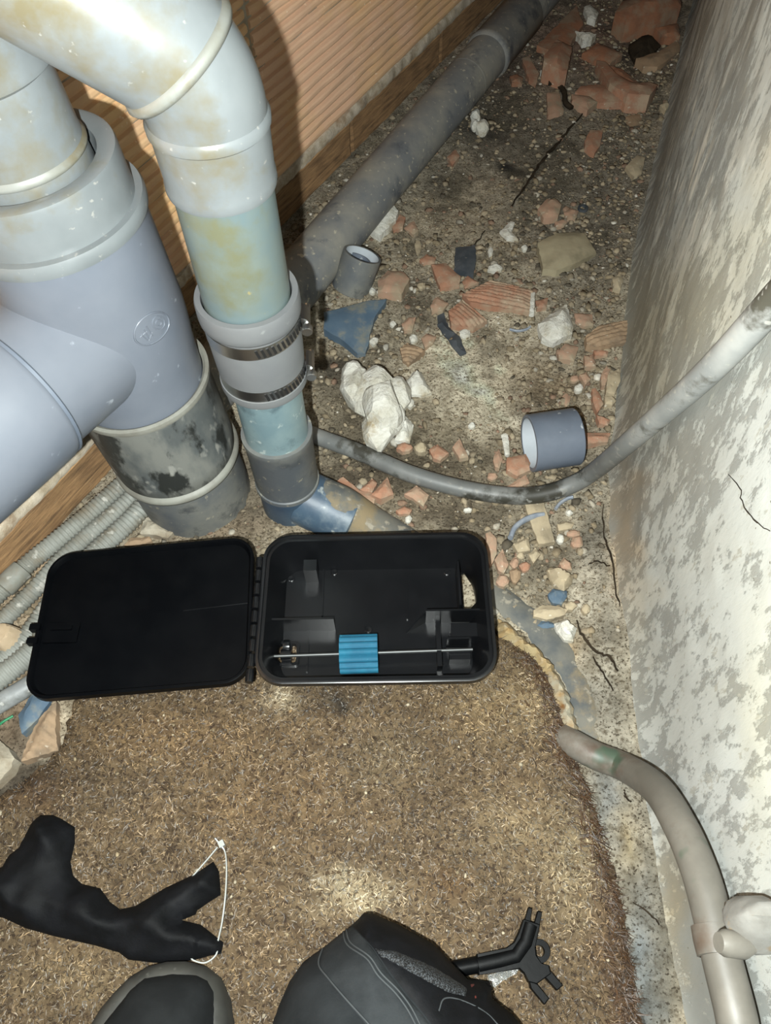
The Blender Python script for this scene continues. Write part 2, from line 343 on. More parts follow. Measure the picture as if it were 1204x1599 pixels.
def wall_hit(px, py, off):
    v = ray(px, py)
    best = None
    for a, b in zip(WALL, WALL[1:]):
        L = np.linalg.norm(b - a); d = (b - a) / L; n = np.array([-d[1], d[0]]); a2 = a + n * off
        t = (a2 @ n) / (v[:2] @ n); p = v * t; s = (p[:2] - a2) @ d / L
        if t > 0 and -0.05 <= s <= 1.05:
            if best is None or abs(s - 0.5) < best[0]: best = (abs(s - 0.5), p + np.array([0, 0, H]))
    return best[1]

def spots(X, Y, base, lst, seed, jit=26.0):
    """colour patches with ragged borders; centre and radii measured on the photograph, laid on the surface"""
    j1 = (fbm(X * 0.028, Y * 0.028, 0.0, seed, 4) - 0.5) * 2 * jit; j2 = (fbm(X * 0.028 + 40, Y * 0.028, 0.0, seed + 9, 4) - 0.5) * 2 * jit
    c = np.repeat(lin(base)[None, :], len(X), 0)
    for cx, cy, ax, ay, colr, s in lst:
        q = ((X + j1 - cx) / ax) ** 2 + ((Y + j2 - cy) / ay) ** 2
        k = (s * np.exp(-q * 0.9))[:, None]; c = c * (1 - k) + lin(colr)[None, :] * k
    return c

# floor
xs = np.arange(-0.75, 0.95, 0.0045); ys = np.arange(-0.5, 2.2, 0.0045)
gx, gy = np.meshgrid(xs, ys); X, Y = gx.ravel(), gy.ravel(); Z = fz(X, Y) + (fbm(X * 90, Y * 90, 0.0, 21, 3) - 0.5) * 0.004
nx_, ny_ = len(xs), len(ys); idx = np.arange(nx_ * ny_).reshape(ny_, nx_)
quads = np.stack([idx[:-1, :-1], idx[:-1, 1:], idx[1:, 1:], idx[1:, :-1]], -1).reshape(-1, 4)
px_, py_ = topx(X, np.maximum(Y, -0.25), 0 * X)
FLOOR_SPOTS = [
    (820, 230, 330, 220, (136, 126, 108), .75), (700, 330, 130, 70, (158, 144, 118), .8), (960, 300, 60, 120, (120, 112, 98), .7),
    (790, 190, 60, 60, (92, 84, 70), .7), (860, 260, 50, 60, (108, 100, 84), .7), (690, 150, 30, 40, (80, 74, 62), .7), (800, 272, 20, 9, (40, 36, 30), .95), (690, 285, 34, 24, (100, 92, 76), .6),
    (740, 200, 34, 34, (88, 80, 66), .7), (880, 330, 60, 40, (116, 108, 92), .6), (930, 400, 30, 50, (104, 94, 78), .6),
    (900, 60, 150, 70, (140, 104, 82), .85), (1000, 40, 60, 60, (92, 72, 58), .7), (780, 110, 40, 30, (110, 84, 66), .7), (960, 95, 40, 20, (74, 58, 46), .8),
    (740, 590, 80, 70, (190, 178, 152), .85), (710, 530, 40, 30, (186, 172, 146), .7), (800, 540, 70, 50, (176, 162, 136), .7), (800, 660, 40, 26, (184, 174, 152), .8),
    (560, 640, 70, 60, (104, 90, 64), .8), (640, 690, 90, 60, (112, 98, 70), .7), (530, 580, 60, 20, (78, 68, 50), .8), (655, 480, 24, 40, (96, 84, 64), .7),
    (590, 740, 130, 40, (86, 70, 48), .85), (700, 745, 80, 40, (104, 90, 66), .7), (860, 600, 60, 34, (126, 102, 66), .8), (770, 710, 50, 30, (118, 104, 78), .7),
    (890, 735, 50, 22, (84, 72, 52), .8), (870, 690, 80, 30, (150, 134, 106), .6), (700, 800, 110, 26, (96, 80, 56), .75), (780, 870, 60, 60, (116, 104, 80), .7),
    (860, 880, 50, 40, (112, 100, 78), .7), (330, 815, 140, 44, (128, 104, 74), .8), (380, 760, 30, 60, (100, 86, 66), .7),
    (930, 850, 36, 90, (124, 118, 104), .85), (950, 980, 40, 90, (126, 120, 105), .85), (960, 1110, 40, 70, (126, 121, 107), .85), (905, 930, 24, 30, (176, 166, 146), .6),
    (990, 640, 30, 160, (176, 160, 128), .6), (965, 860, 12, 80, (196, 166, 126), .5), (880, 1010, 26, 26, (186, 150, 92), .7), (905, 1100, 26, 44, (124, 124, 118), .75),
    (960, 1230, 40, 60, (114, 112, 104), .8), (1000, 1350, 50, 90, (118, 112, 98), .85), (945, 1260, 20, 60, (112, 118, 120), .7), (1040, 1480, 40, 160, (114, 108, 92), .85),
    (1000, 1500, 22, 90, (112, 124, 132), .8), (1012, 1590, 24, 60, (84, 92, 96), .8), (980, 1310, 14, 40, (160, 140, 90), .6),
    (40, 900, 90, 80, (168, 138, 100), .85), (60, 1040, 80, 80, (160, 132, 96), .7), (20, 1130, 60, 50, (120, 92, 62), .8), (20, 1220, 60, 50, (84, 66, 46), .85)]
cols = spots(px_, py_, (158, 146, 122), FLOOR_SPOTS, 5)
cols = cols * 0.72 + 0.28 * cols.mean(1)[:, None]; cols *= 1.65 * np.clip(cols.mean(1) / 0.25, 0.2, 1.6)[:, None] ** 0.5
far = fbm(X * 30, Y * 30, 0.0, 41, 4)
cols *= (0.55 + 0.85 * far)[:, None]
blot = sstep(0.56, 0.66, fbm(X * 22 + 9, Y * 22, 0.0, 77, 5)) * sstep(0.45, 0.52, Y) * 0.5
cols = cols * (1 - blot[:, None]) + lin((96, 88, 70))[None, :] * blot[:, None]
cols = np.clip(cols, 0, 0.8); fm = fast_mesh(np.stack([X, Y, Z], 1), quads); set_col(fm, cols)
floor = setp(obj('floor', fm, M['ground'], smooth=180), 'rubble strewn concrete floor stained with damp dirt', kind='structure')

# right wall (bends away from the camera)
def wall_line(s):
    o = []
    for v in s:
        i = min(int(v), len(WALL) - 2); t = v - i; o.append(WALL[i] * (1 - t) + WALL[i + 1] * t)
    return np.array(o)
pts = []
for a, b in zip(WALL, WALL[1:]):
    n = int(np.linalg.norm(b - a) / 0.006); pts += [a + (b - a) * k / n for k in range(n)]
pts = np.array(pts + [WALL[-1]])
ker = np.ones(31) / 31; padp = np.vstack([np.repeat(pts[:1], 15, 0), pts, np.repeat(pts[-1:], 15, 0)])
pts = np.stack([np.convolve(padp[:, 0], ker, 'valid'), np.convolve(padp[:, 1], ker, 'valid')], 1)
tan = np.gradient(pts, axis=0); tan /= np.linalg.norm(tan, axis=1)[:, None]; nor = np.stack([-tan[:, 1], tan[:, 0]], 1)
zs = np.arange(-0.03, 0.95, 0.006); S, ZZ = np.meshgrid(np.arange(len(pts)), zs)
S, ZZ = S.ravel(), ZZ.ravel(); sl = S * 0.006
disp = (fbm(sl * 10, ZZ * 9, 0.0, 61, 5) - 0.5) * 0.0075 - 0.004 + 0.012 * np.exp(-np.maximum(ZZ, 0) / 0.02)
XY = pts[S] + nor[S] * disp[:, None]
V = np.stack([XY[:, 0], XY[:, 1], ZZ], 1)
idx = np.arange(len(S)).reshape(len(zs), len(pts))
q = np.stack([idx[:-1, :-1], idx[1:, :-1], idx[1:, 1:], idx[:-1, 1:]], -1).reshape(-1, 4)
wx, wy = topx(np.clip(V[:, 0], -1, 2), V[:, 1], np.minimum(ZZ, 0.62))
WALL_SPOTS = [(1150, 330, 110, 120, (212, 208, 190), .8), (1070, 480, 90, 100, (208, 203, 184), .85), (1010, 560, 40, 120, (200, 194, 174), .8), (1180, 230, 60, 40, (210, 196, 168), .6),
    (1080, 150, 90, 160, (206, 211, 213), .9), (1030, 300, 50, 120, (200, 205, 206), .85), (1180, 80, 60, 100, (214, 214, 208), .7), (1120, 260, 50, 80, (206, 211, 212), .8),  # far wall patches painted lighter to make up for the flash falling off
    (975, 820, 26, 150, (206, 176, 136), .6), (1000, 960, 20, 120, (206, 200, 186), .5), (1060, 720, 60, 70, (200, 198, 190), .7), (1100, 860, 60, 50, (196, 196, 190), .6), (1060, 1000, 24, 120, (182, 182, 178), .6), (1120, 1080, 30, 60, (186, 186, 182), .6), (1060, 1250, 40, 60, (206, 208, 210), .5), (1150, 1250, 30, 90, (196, 198, 200), .6),
    (1190, 1130, 40, 200, (222, 218, 198), .5), (1050, 1420, 30, 120, (204, 186, 150), .6)]
wc = spots(wx, wy, (200, 202, 200), WALL_SPOTS, 15, 30.0)
st = fbm(sl * 34, ZZ * 9, 0.0, 88, 5)
pk = sstep(0.50, 0.64, st)[:, None] * 0.12; wc = wc * (1 - pk) + lin((158, 158, 154))[None, :] * pk
fleck = sstep(0.63, 0.67, fbm(sl * 80, ZZ * 22, 0.0, 99, 3)) * np.exp(-(((wx - 1080) / 90) ** 2 + ((wy - 240) / 170) ** 2))
wc = wc * (1 - fleck[:, None]) + lin((250, 249, 242))[None, :] * fleck[:, None]
wm = fast_mesh(V, q); set_col(wm, wc)
wall_r = setp(obj('wall_right', wm, M['wallplaster'], smooth=180), 'patchy whitewashed plaster wall with a bend', kind='structure')

from mathutils.bvhtree import BVHTree
WBVH = BVHTree.FromPolygons([tuple(p) for p in V.tolist()], q.tolist())
def wall_cast(px, py):
    d = Vector(ray(px, py)).normalized(); h = WBVH.ray_cast(Vector((0, 0, H)), d)[0]; return np.array(h) - np.array(d) * 0.0006
def ribbon(pts3, wd, up=(0, 0, 1), lift=0.0008, dep=0.004):
    pts3 = [np.array(p, float) for p in pts3]; V, Fc = [], []; up = np.array(up, float)
    for i, p in enumerate(pts3):
        t = pts3[min(i + 1, len(pts3) - 1)] - pts3[max(i - 1, 0)]; t /= np.linalg.norm(t); s = np.cross(t, up); s /= np.linalg.norm(s)
        h = wd * (0.3 + 0.7 * math.sin(math.pi * min(max(i / (len(pts3) - 1), 0.04), 0.96))) * random.uniform(0.6, 1.2) / 2
        b = p + up * lift; V += [b - s * h, b + s * h, b - up * dep]
    for i in range(len(pts3) - 1):
        a = 3 * i; Fc += [(a, a + 1, a + 4, a + 3), (a + 1, a + 2, a + 5, a + 4), (a + 2, a, a + 3, a + 5)]
    Fc += [(0, 2, 1), (len(V) - 3, len(V) - 2, len(V) - 1)]
    return V, Fc
def crack(pxs, wd, wall=False):
    pxs = spline([np.array(p) for p in pxs], 5); j = 1.5
    if wall:
        p3 = [wall_cast(min(a, 1203) + random.uniform(-j, j), b + random.uniform(-j, j)) for a, b in pxs]
        V, Fc = ribbon(p3, wd * 1.4, (-1, 0.05, 0), 0.0003, 0.0006); o = obj('crack', mesh_from(V, Fc), M['crack'], wall_r)
    else:
        p3 = [G(a + random.uniform(-j, j), b + random.uniform(-j, j)) + np.array([0, 0, 0.0016]) for a, b in pxs]
        V, Fc = ribbon(p3, wd); o = obj('crack', mesh_from(V, Fc), M['crack'], floor)
    return o
crack(C5([(370, 510), (310, 580), (240, 660), (190, 720), (150, 775), (100, 850), (50, 920)]), 0.0060)
crack(C4([(640, 50), (600, 110), (560, 130)]), 0.0020)
crack(CM([(480, 455), (500, 510), (550, 570), (600, 590), (632, 640)]), 0.0030)
crack(CM([(540, 590), (575, 650), (612, 712)]), 0.0015)
crack(CM([(575, 20), (580, 140), (610, 220), (620, 320), (640, 400)]), 0.0020)
crack(CM([(520, 240), (560, 235), (600, 250)]), 0.0010)
crack(CR([(605, 380), (640, 600), (665, 720), (690, 800)]), 0.0015)
crack(CR([(530, 910), (600, 960), (655, 1015)]), 0.0010)
crack(CR([(485, 360), (490, 390), (515, 418)]), 0.0010)
crack(C6([(1020, 745), (1065, 800), (1080, 870), (1140, 950), (1200, 990)]), 0.0010, True)

# left wall: hollow clay bricks, ribs running along it
A0 = np.array([-.102, 1.023]); U = np.array([.518, .855]); U /= np.linalg.norm(U); NV = np.array([U[1], -U[0]])
def lw3(s, n, z): p = A0 + U * s + NV * n; return np.array([p[0], p[1], z])
ex3 = np.array([U[0], U[1], 0]); en3 = np.array([NV[0], NV[1], 0]); RZ = math.atan2(U[1], U[0])
def slab(s0, s1, n0, n1, z0, z1): return box(lw3((s0 + s1) / 2, (n0 + n1) / 2, (z0 + z1) / 2), ((s1 - s0) / 2, (n1 - n0) / 2, (z1 - z0) / 2), ex3, en3)
V, Fc = slab(-0.46, 1.4, -0.14, -0.006, -0.03, 0.95)
wall_l = setp(obj('wall_left', mesh_from(V, Fc), M['mortar']), 'ribbed clay brick wall behind the drain pipes', kind='structure')
V, Fc = slab(-1.7, -0.46, -0.14, 0.065, -0.03, 0.95)
obj('pier', mesh_from(V, Fc), M['mortar'], wall_l)
def joint(s0, s1, n):
    V, Fc = [], []; L = np.arange(s0, s1, 0.006)
    for s in L:
        k = (fbm(np.array([s * 60]), np.array([n * 10]), 0.0, 12, 3)[0] - 0.5) * 0.008; b = (vnoise(np.array([s * 110]), np.array([2.0]))[0] - .5) * .006
        for dn, z in ((-.012, .050), (.0015 + k * .5, .0535 + b * .5), (.0035 + k, .061), (.001 + k * .5, .0695 + b), (-.012, .072)): V.append(lw3(s, n + dn, z))
    for i in range(len(L) - 1):
        for k in range(4): Fc.append((i * 5 + k, i * 5 + k + 1, i * 5 + k + 6, i * 5 + k + 5))
    obj('mortar_joint', mesh_from(V, Fc), M['mortar_pale'], wall_l, smooth=50)
def rib_profile(h, pitch, dep):
    o = []; n = int(h / pitch); pitch = h / n
    for i in range(n):
        z = i * pitch
        for t, d in ((0.0, -dep), (0.12, -dep), (0.26, -dep * .15), (0.42, 0), (0.68, 0), (0.84, -dep * .2), (0.95, -dep)): o.append((z + t * pitch, d))
    o.append((h, -dep)); return o
def brick_mesh(L, h, pitch, dep, mat, seed):
    """local x along the wall, y towards the room, z up"""
    prof = rib_profile(h, pitch, dep) if pitch else [(0, -.003), (.002, 0), (h * .33, -.001), (h * .36, 0), (h * .66, -.0006), (h - .002, 0), (h, -.003)]
    V, Fc = [], []; nseg = 60; m = len(prof)
    for i in range(nseg + 1):
        x = L * i / nseg; e = min(x, L - x)
        for z, d in prof:
            wob = (vnoise(np.array([x * 25]), np.array([z * 60]), seed)[0] - 0.5) * 0.0022 + (-.002 if e < 0.001 else 0)
            V.append((x, -(d) * -1 + wob if False else d + wob, z))
    for i in range(nseg):
        for k in range(m - 1): Fc.append((i * m + k, (i + 1) * m + k, (i + 1) * m + k + 1, i * m + k + 1))
    nb = len(V)
    V += [(0, -.02, 0), (0, -.02, h), (L, -.02, 0), (L, -.02, h)]
    Fc += [tuple([nb] + list(range(m)) + [nb + 1])[::-1], tuple([nb + 2] + list(range(nseg * m, nseg * m + m)) + [nb + 3])]
    Fc += [tuple([nb] + [i * m for i in range(nseg + 1)] + [nb + 2])[::-1], tuple([nb + 1] + [i * m + m - 1 for i in range(nseg + 1)] + [nb + 3])]
    me = mesh_from(V, Fc); me.materials.append(mat); return me
def put_brick(me, s, n, z):
    o = bpy.data.objects.new('brick', me); COL.objects.link(o); o.parent = wall_l
    # the mesh's y axis must point into the room (NV); x along U keeps it right-handed with z up when y = -NV, so mirror by rotating pi
    o.location = Vector(lw3(s, n, z)); o.rotation_euler = (0, 0, RZ + math.pi); WL[o.name] = np.zeros(3); return o
big = brick_mesh(0.612, 0.285, 0.0150, 0.0055, M['brick'], 3); low = brick_mesh(0.2985, 0.055, 0, 0, M['brick_brown'], 5)
bigS = brick_mesh(0.612, 0.285, 0.0150, 0.0055, M['brick'], 8)
for k in range(3):
    for r in range(3): put_brick(big if (k + r) % 2 else bigS, min(-0.074 + 0.62 * k + (-0.31 if r % 2 else 0), 9), 0.0, 0.068 + r * 0.297)
for k in range(6): put_brick(low, -0.17 + 0.3 * k, 0.002, 0.0)
for k in range(2):
    for r in range(3): put_brick(big if (k + r) % 2 else bigS, -0.47 - 0.62 * k, 0.071, 0.066 + r * 0.297)
for k in range(4): put_brick(low, -0.47 - 0.3 * k, 0.073, 0.0)

joint(-0.44, 1.3, 0.0); joint(-1.4, -0.46, 0.071)

# ------------------------------------------------------------------ brown fibre mat
MATZ = 0.012
mat_px = [(-170, 1262), (-60, 1270), (0, 1243), (30, 1225), (62, 1195), (98, 1160), (110, 1105), (150, 1040), (260, 1010), (420, 990), (600, 985), (740, 990), (800, 996), (830, 1022), (858, 1062), (874, 1110), (888, 1165),
          (915, 1222), (934, 1280), (950, 1335), (968, 1400), (980, 1460), (992, 1540), (1002, 1610), (1006, 1660)]
mat_poly = []
for p in mat_px: q = P(p[0], min(p[1], 1760), MATZ * 0.5); mat_poly.append((q[0], q[1]))
mat_poly += [(.192, -.12), (.188, -.46), (-.62, -.46), (-.54, .04)]
def mat_z(x, y, d):
    return 0.004 + (MATZ - 0.004) * sstep(0, 0.012, d) + (fbm(x * 30, y * 30, 0.0, 31, 3) - 0.5) * 0.005 + (fbm(x * 160, y * 160, 0.0, 32, 2) - 0.5) * 0.004
V, Fc = hf_solid(mat_poly, mat_z, -0.006, 0.0055, 0.003)
me = mesh_from(V, Fc); VV = np.array(V); mx, my = topx(VV[:, 0], np.maximum(VV[:, 1], -0.2), VV[:, 2])
MAT_SPOTS = [(880, 1110, 14, 60, (88, 56, 28), .8), (950, 1420, 26, 90, (84, 58, 34), .7), (975, 1560, 20, 90, (80, 56, 34), .7), (930, 1260, 22, 70, (90, 66, 42), .6), (40, 1230, 60, 40, (84, 60, 36), .7),
             (525, 1092, 20, 13, (58, 52, 42), .95), (440, 1085, 26, 22, (188, 176, 150), .7), (560, 1400, 60, 30, (186, 172, 142), .7), (600, 1190, 60, 40, (132, 118, 92), .5), (780, 1100, 80, 60, (150, 130, 96), .5),
             (900, 1350, 50, 90, (178, 162, 130), .6), (800, 1300, 60, 60, (168, 150, 118), .5), (520, 1370, 30, 20, (190, 178, 150), .6), (420, 1250, 120, 60, (128, 104, 72), .5), (250, 1150, 160, 40, (130, 104, 70), .5), (700, 1380, 30, 20, (112, 86, 54), .6), (150, 1530, 120, 40, (140, 122, 92), .5), (830, 1100, 30, 40, (168, 150, 118), .5)]
mc = spots(mx, my, (106, 89, 65), MAT_SPOTS, 55, 22.0) * (0.7 + 0.6 * fbm(VV[:, 0] * 45, VV[:, 1] * 45, 0.0, 35, 4))[:, None]
set_col(me, mc)
mat_o = setp(obj('fibre_mat', me, M['mat'], loc=(0, 0.05, 0), smooth=60), 'damp brown fibrous mat covering the floor in front of the case', 'mat')

def ribbons(px0, py0, z0, L, wd, ang, lift, cols3, seed):
    rg = np.random.default_rng(seed); n = len(px0); cur = rg.uniform(-0.9, 0.9, n)
    p = np.zeros((n, 3, 3)); a0 = ang - cur / 2; a1 = ang + cur / 2
    p[:, 1] = np.stack([px0, py0, z0 + lift], 1)
    p[:, 0] = p[:, 1] - np.stack([np.cos(a0) * L / 2, np.sin(a0) * L / 2, lift * rg.uniform(0.2, 1.2, n)], 1)
    p[:, 2] = p[:, 1] + np.stack([np.cos(a1) * L / 2, np.sin(a1) * L / 2, lift * rg.uniform(-1.0, 0.8, n) - 0.0003], 1)
    s = np.stack([-np.sin(ang), np.cos(ang), rg.uniform(-0.8, 0.8, n)], 1); s /= np.linalg.norm(s, axis=1)[:, None]
    V = np.zeros((n, 6, 3)); tw = np.array([0.35, 1.0, 0.25])
    for k in range(3): V[:, 2 * k] = p[:, k] - s * (wd * tw[k] / 2)[:, None]; V[:, 2 * k + 1] = p[:, k] + s * (wd * tw[k] / 2)[:, None]
    b = np.arange(n)[:, None] * 6; Fq = np.concatenate([b + np.array([[0, 1, 3, 2]]), b + np.array([[2, 3, 5, 4]])], 0)
    me = fast_mesh(V.reshape(-1, 3), Fq); set_col(me, np.repeat(cols3, 6, 0)); return me
nF = 72000
fx = RNG.uniform(-0.45, 0.24, nF * 2); fy = RNG.uniform(-0.13, 0.32, nF * 2); dd = pdist(fx, fy, mat_poly); k = dd > 0.001
fx, fy, dd = fx[k][:nF], fy[k][:nF], dd[k][:nF]; n = len(fx)
fz0 = mat_z(fx, fy, dd); pxf, pyf = topx(fx, fy, fz0)
bc = spots(pxf, pyf, (110, 92, 68), MAT_SPOTS, 55, 22.0)
bc *= (0.45 + 1.1 * fbm(fx * 28, fy * 28, 0.0, 36, 4))[:, None]
tone = RNG.choice([0.25, 0.5, 0.9, 1.35, 1.9], n, p=[.2, .27, .3, .16, .07])
me = ribbons(fx, fy, fz0, RNG.uniform(0.002, 0.0068, n), RNG.uniform(0.0004, 0.0011, n), RNG.uniform(0, 2 * math.pi, n), RNG.uniform(0.0002, 0.0022, n), np.clip(bc * tone[:, None], 0, 0.85), 3)
setp(obj('loose_fibres', me, M['fibre'], mat_o), kind='stuff')
# long dark hairs fraying over the right edge
nH = 1500; sel = RNG.integers(9, 23, nH * 3); t = RNG.uniform(0, 1, nH * 3)
pa = np.array(mat_poly); hx = pa[sel, 0] * (1 - t) + pa[sel + 1, 0] * t; hy = pa[sel, 1] * (1 - t) + pa[sel + 1, 1] * t
k = (sel >= 13) | (RNG.uniform(0, 1, nH * 3) < 0.1); hx, hy = hx[k][:nH], hy[k][:nH]; n = len(hx)
off = RNG.normal(0.006, 0.008, n); hx = hx - np.abs(off); hz = mat_z(hx, hy, np.maximum(pdist(hx, hy, mat_poly), 0))
me = ribbons(hx, hy, hz, RNG.uniform(0.007, 0.02, n), RNG.uniform(0.0004, 0.0009, n), RNG.normal(-0.9, 0.9, n), RNG.uniform(0.0005, 0.004, n), lin((80, 56, 34))[None, :] * RNG.uniform(0.25, 1.3, n)[:, None], 4)
setp(obj('frayed_edge', me, M['fibre'], mat_o), kind='stuff')

# gravel and grit: too many and too small to count
ICO_V = []; ph = (1 + 5 ** .5) / 2
for a, b in ((1, ph), (-1, ph), (1, -ph), (-1, -ph)): ICO_V += [(0, a, b), (a, b, 0), (b, 0, a)]
bmx = bmesh.new(); bmesh.ops.create_icosphere(bmx, subdivisions=1, radius=1.0); bmx.verts.index_update()
IV = np.array([v.co for v in bmx.verts]); IF = np.array([[v.index for v in f.verts] for f in bmx.faces]); bmx.free()
def grit(name, n, region, smin, smax, palette, probs, seed, parent, zf, power=2.6):
    rg = np.random.default_rng(seed); x, y = region(rg, n); n = len(x)
    s = smin + (smax - smin) * rg.uniform(0, 1, n) ** power
    sc = s[:, None] * np.stack([rg.uniform(.7, 1.3, n), rg.uniform(.6, 1.1, n), rg.uniform(.35, .75, n)], 1)
    V = IV[None] * (1 + rg.uniform(-.42, .42, (n, len(IV), 1))) * sc[:, None, :]
    a = rg.uniform(0, 2 * math.pi, n); c, q = np.cos(a)[:, None], np.sin(a)[:, None]
    W_ = np.stack([V[..., 0] * c - V[..., 1] * q, V[..., 0] * q + V[..., 1] * c, V[..., 2]], -1)
    W_ += np.stack([x, y, zf(x, y) + s * 0.15], 1)[:, None, :]
    Fq = (IF[None] + (np.arange(n) * len(IV))[:, None, None]).reshape(-1, 3)
    me = fast_mesh(W_.reshape(-1, 3), Fq); pc = np.array([lin(p) for p in palette])
    cc = pc[rg.choice(len(palette), n, p=probs)] * rg.uniform(0.75, 1.25, n)[:, None]
    set_col(me, np.repeat(np.clip(cc, 0, 1), len(IV), 0)); return obj(name, me, M['grit'], parent)
def reg_floor(rg, n):
    x = rg.uniform(-0.4, 0.55, n * 3); y = rg.uniform(0.30, 1.75, n * 3)
    xw = np.interp(y, [p[1] for p in WALL], [p[0] for p in WALL]); s = (x - A0[0]) * NV[0] + (y - A0[1]) * NV[1]
    px, py = topx(x, y, 0 * x)
    dens = 0.35 + 0.9 * fbm(x * 9, y * 9, 0.0, 71, 3) ** 2 + 0.9 * np.exp(-((x - xw + 0.06) / 0.06) ** 2) + .5 * np.exp(-((py - 440) / 120) ** 2) - 0.65 * np.exp(-(((px - 745) / 70) ** 2 + ((py - 590) / 60) ** 2))
    dens = dens * np.where(pdist(x, y, mat_poly) > -0.004, 0, 1) * np.where((px > 890) & (py > 800), 0.25, 1)
    k = (x < xw - 0.008) & (s > 0.01) & (rg.uniform(0, 1.6, n * 3) < dens); return x[k][:n], y[k][:n]
PAL = [(158, 144, 120), (138, 124, 100), (140, 114, 94), (170, 162, 146), (92, 84, 70), (206, 200, 186)]
setp(grit('gravel', 13000, reg_floor, 0.0012, 0.0062, PAL, [.38, .34, .10, .07, .08, .03], 5, floor, fz, 3.8), kind='stuff')
def reg_mat(rg, n):
    x = rg.uniform(-0.45, 0.24, n * 2); y = rg.uniform(-0.08, 0.3, n * 2); k = pdist(x, y, mat_poly) > 0.004; return x[k][:n], y[k][:n]
setp(grit('grit', 1500, reg_mat, 0.0005, 0.0020, [(150, 134, 106), (176, 164, 140), (150, 124, 88), (70, 54, 38)], [.4, .2, .25, .15], 8, mat_o, lambda x, y: mat_z(x, y, np.maximum(pdist(x, y, mat_poly), 0)) + 0.001, 3.0), kind='stuff')

# ------------------------------------------------------------------ big soil stack
big_o = np.array([-.213, .496, 0.0]); big_a = np.array([-.066, 0.0, 1.0]); big_a /= np.linalg.norm(big_a)
stack = setp(empty('soil_pipe_stack', big_o), 'thick grey soil pipe stack with tee branch beside the brick wall', 'pipe')
def bp(t): return big_o + big_a * t
def part(name, prof, mat, root, org, ax, sm=40, n=64, **k):
    V, Fc = lathe(prof, org, ax, n, **k); return obj(name, mesh_from(V, Fc), M[mat], root, smooth=sm)
def crumble(prof, org, ax, amp, n=64):
    """a lathe whose first row is broken unevenly"""
    V, Fc = lathe(prof, org, ax, n); a = np.array(ax)
    for k in range(n):
        V[k] = V[k] + a * amp * (vnoise(np.array([k * 0.7]), np.array([0.3]), 1.0)[0]) - 0
    return V, Fc
V, Fc = crumble([(.060, -.012), (.0605, .02), (.0600, .078)], big_o, big_a, 0.016)
obj('lower_pipe', mesh_from(V, Fc), M['pvc_dark'], stack, smooth=40)
part('joint_ring', [(.0605, .070), (.0655, .0715), (.0665, .075), (.0655, .079), (.0605, .081)], 'bead', stack, big_o, big_a, 80)
sock = part('weathered_socket', [(.0605, .079), (.0632, .082), (.0645, .10), (.0650, .182), (.0662, .186), (.0662, .1905), (.0615, .1905), (.061, .175)], 'pvc_old', stack, big_o, big_a)
part('socket_lip', [(.0664, .1855), (.0672, .188), (.0670, .1915), (.0640, .1925), (.0612, .1905), (.0612, .186)], 'bead', sock, big_o, big_a)
tee = part('tee_body', [(.0600, .176), (.0608, .20), (.0625, .225), (.0655, .25), (.0668, .27), (.0668, .362), (.0690, .364), (.0690, .366)], 'pvc_blue', stack, big_o, big_a)
part('tee_collar', [(.0668, .362), (.0702, .3635), (.0708, .3665), (.0708, .3715), (.0695, .3745), (.0640, .3745), (.0640, .36)], 'pvc_pale', tee, big_o, big_a)
br_o = bp(.264); br_d = np.array([-.575, -.818, 0.02]); br_d /= np.linalg.norm(br_d)
br = part('tee_branch', [(.0595, .0), (.0595, .094), (.0600, .0965), (.0632, .099), (.0648, .104), (.0655, .13), (.0655, .27), (.0600, .27)], 'pvc_blue', stack, br_o, br_d)
be_ = br_o + br_d * .262; part('branch_pipe', [(.0598, 0), (.0598, .55), (.055, .55), (.055, 0)], 'pvc_blue', br, be_, (-U[0], -U[1], 0))
part('branch_groove', [(.0632, .0965), (.0642, .0975), (.0640, .100), (.0628, .0995)], 'pvc_ring', br, br_o, br_d, close=True)
# embossed oval mark on the tee: ring with strokes inside
def surf(u_px, v_px, rad):
    """point of the big stack's cylinder seen at a photograph position"""
    v = ray(u_px, v_px); o = np.array([0, 0, H]) - big_o; a = big_a
    vv = v - a * (v @ a); oo = o - a * (o @ a); A = vv @ vv; B = 2 * vv @ oo; C = oo @ oo - rad * rad
    t = (-B - math.sqrt(max(B * B - 4 * A * C, 0))) / (2 * A); return np.array([0, 0, H]) + v * t
C2 = crop(0, 380, 2.3154)
oval = [(548 + 62 * math.cos(t) * .90 + 30 * math.sin(t), 308 - 44 * math.cos(t) * 1.05 + 38 * math.sin(t)) for t in np.linspace(0, 2 * math.pi, 40)]
parts_ = [tube([surf(*p, .0670) for p in C2(oval)], 0.0007, 6, False)]
for st in ([(512, 330), (535, 350)], [(520, 312), (545, 352)], [(528, 300), (552, 335)], [(505, 340), (530, 318)], [(538, 352), (550, 320)]):
    parts_.append(tube([surf(*p, .0670) for p in C2(st)], 0.0006, 5))
for r0 in (1.0, 0.45):
    c = [(574 + 22 * r0 * math.cos(t), 288 + 24 * r0 * math.sin(t)) for t in np.linspace(0, 2 * math.pi, 20)]
    parts_.append(tube([surf(*p, .0670) for p in C2(c)], 0.0006, 5, False))
V, Fc = join(parts_); obj('embossed_mark', mesh_from(V, Fc), M['pvc_blue'], tee, smooth=60)
red_ = part('reducer_collar', [(.0640, .372), (.0640, .408), (.0632, .4105), (.0600, .4115), (.0500, .4095), (.0480, .400), (.047, .38)], 'pvc_pale', stack, big_o, big_a)
up = part('upper_pipe', [(.0455, .385), (.0455, .400), (.0445, .415), (.0440, .470), (.0462, .4715), (.0492, .4735), (.0500, .477), (.0500, .95), (.046, .95)], 'pvc_pale', stack, big_o, big_a)
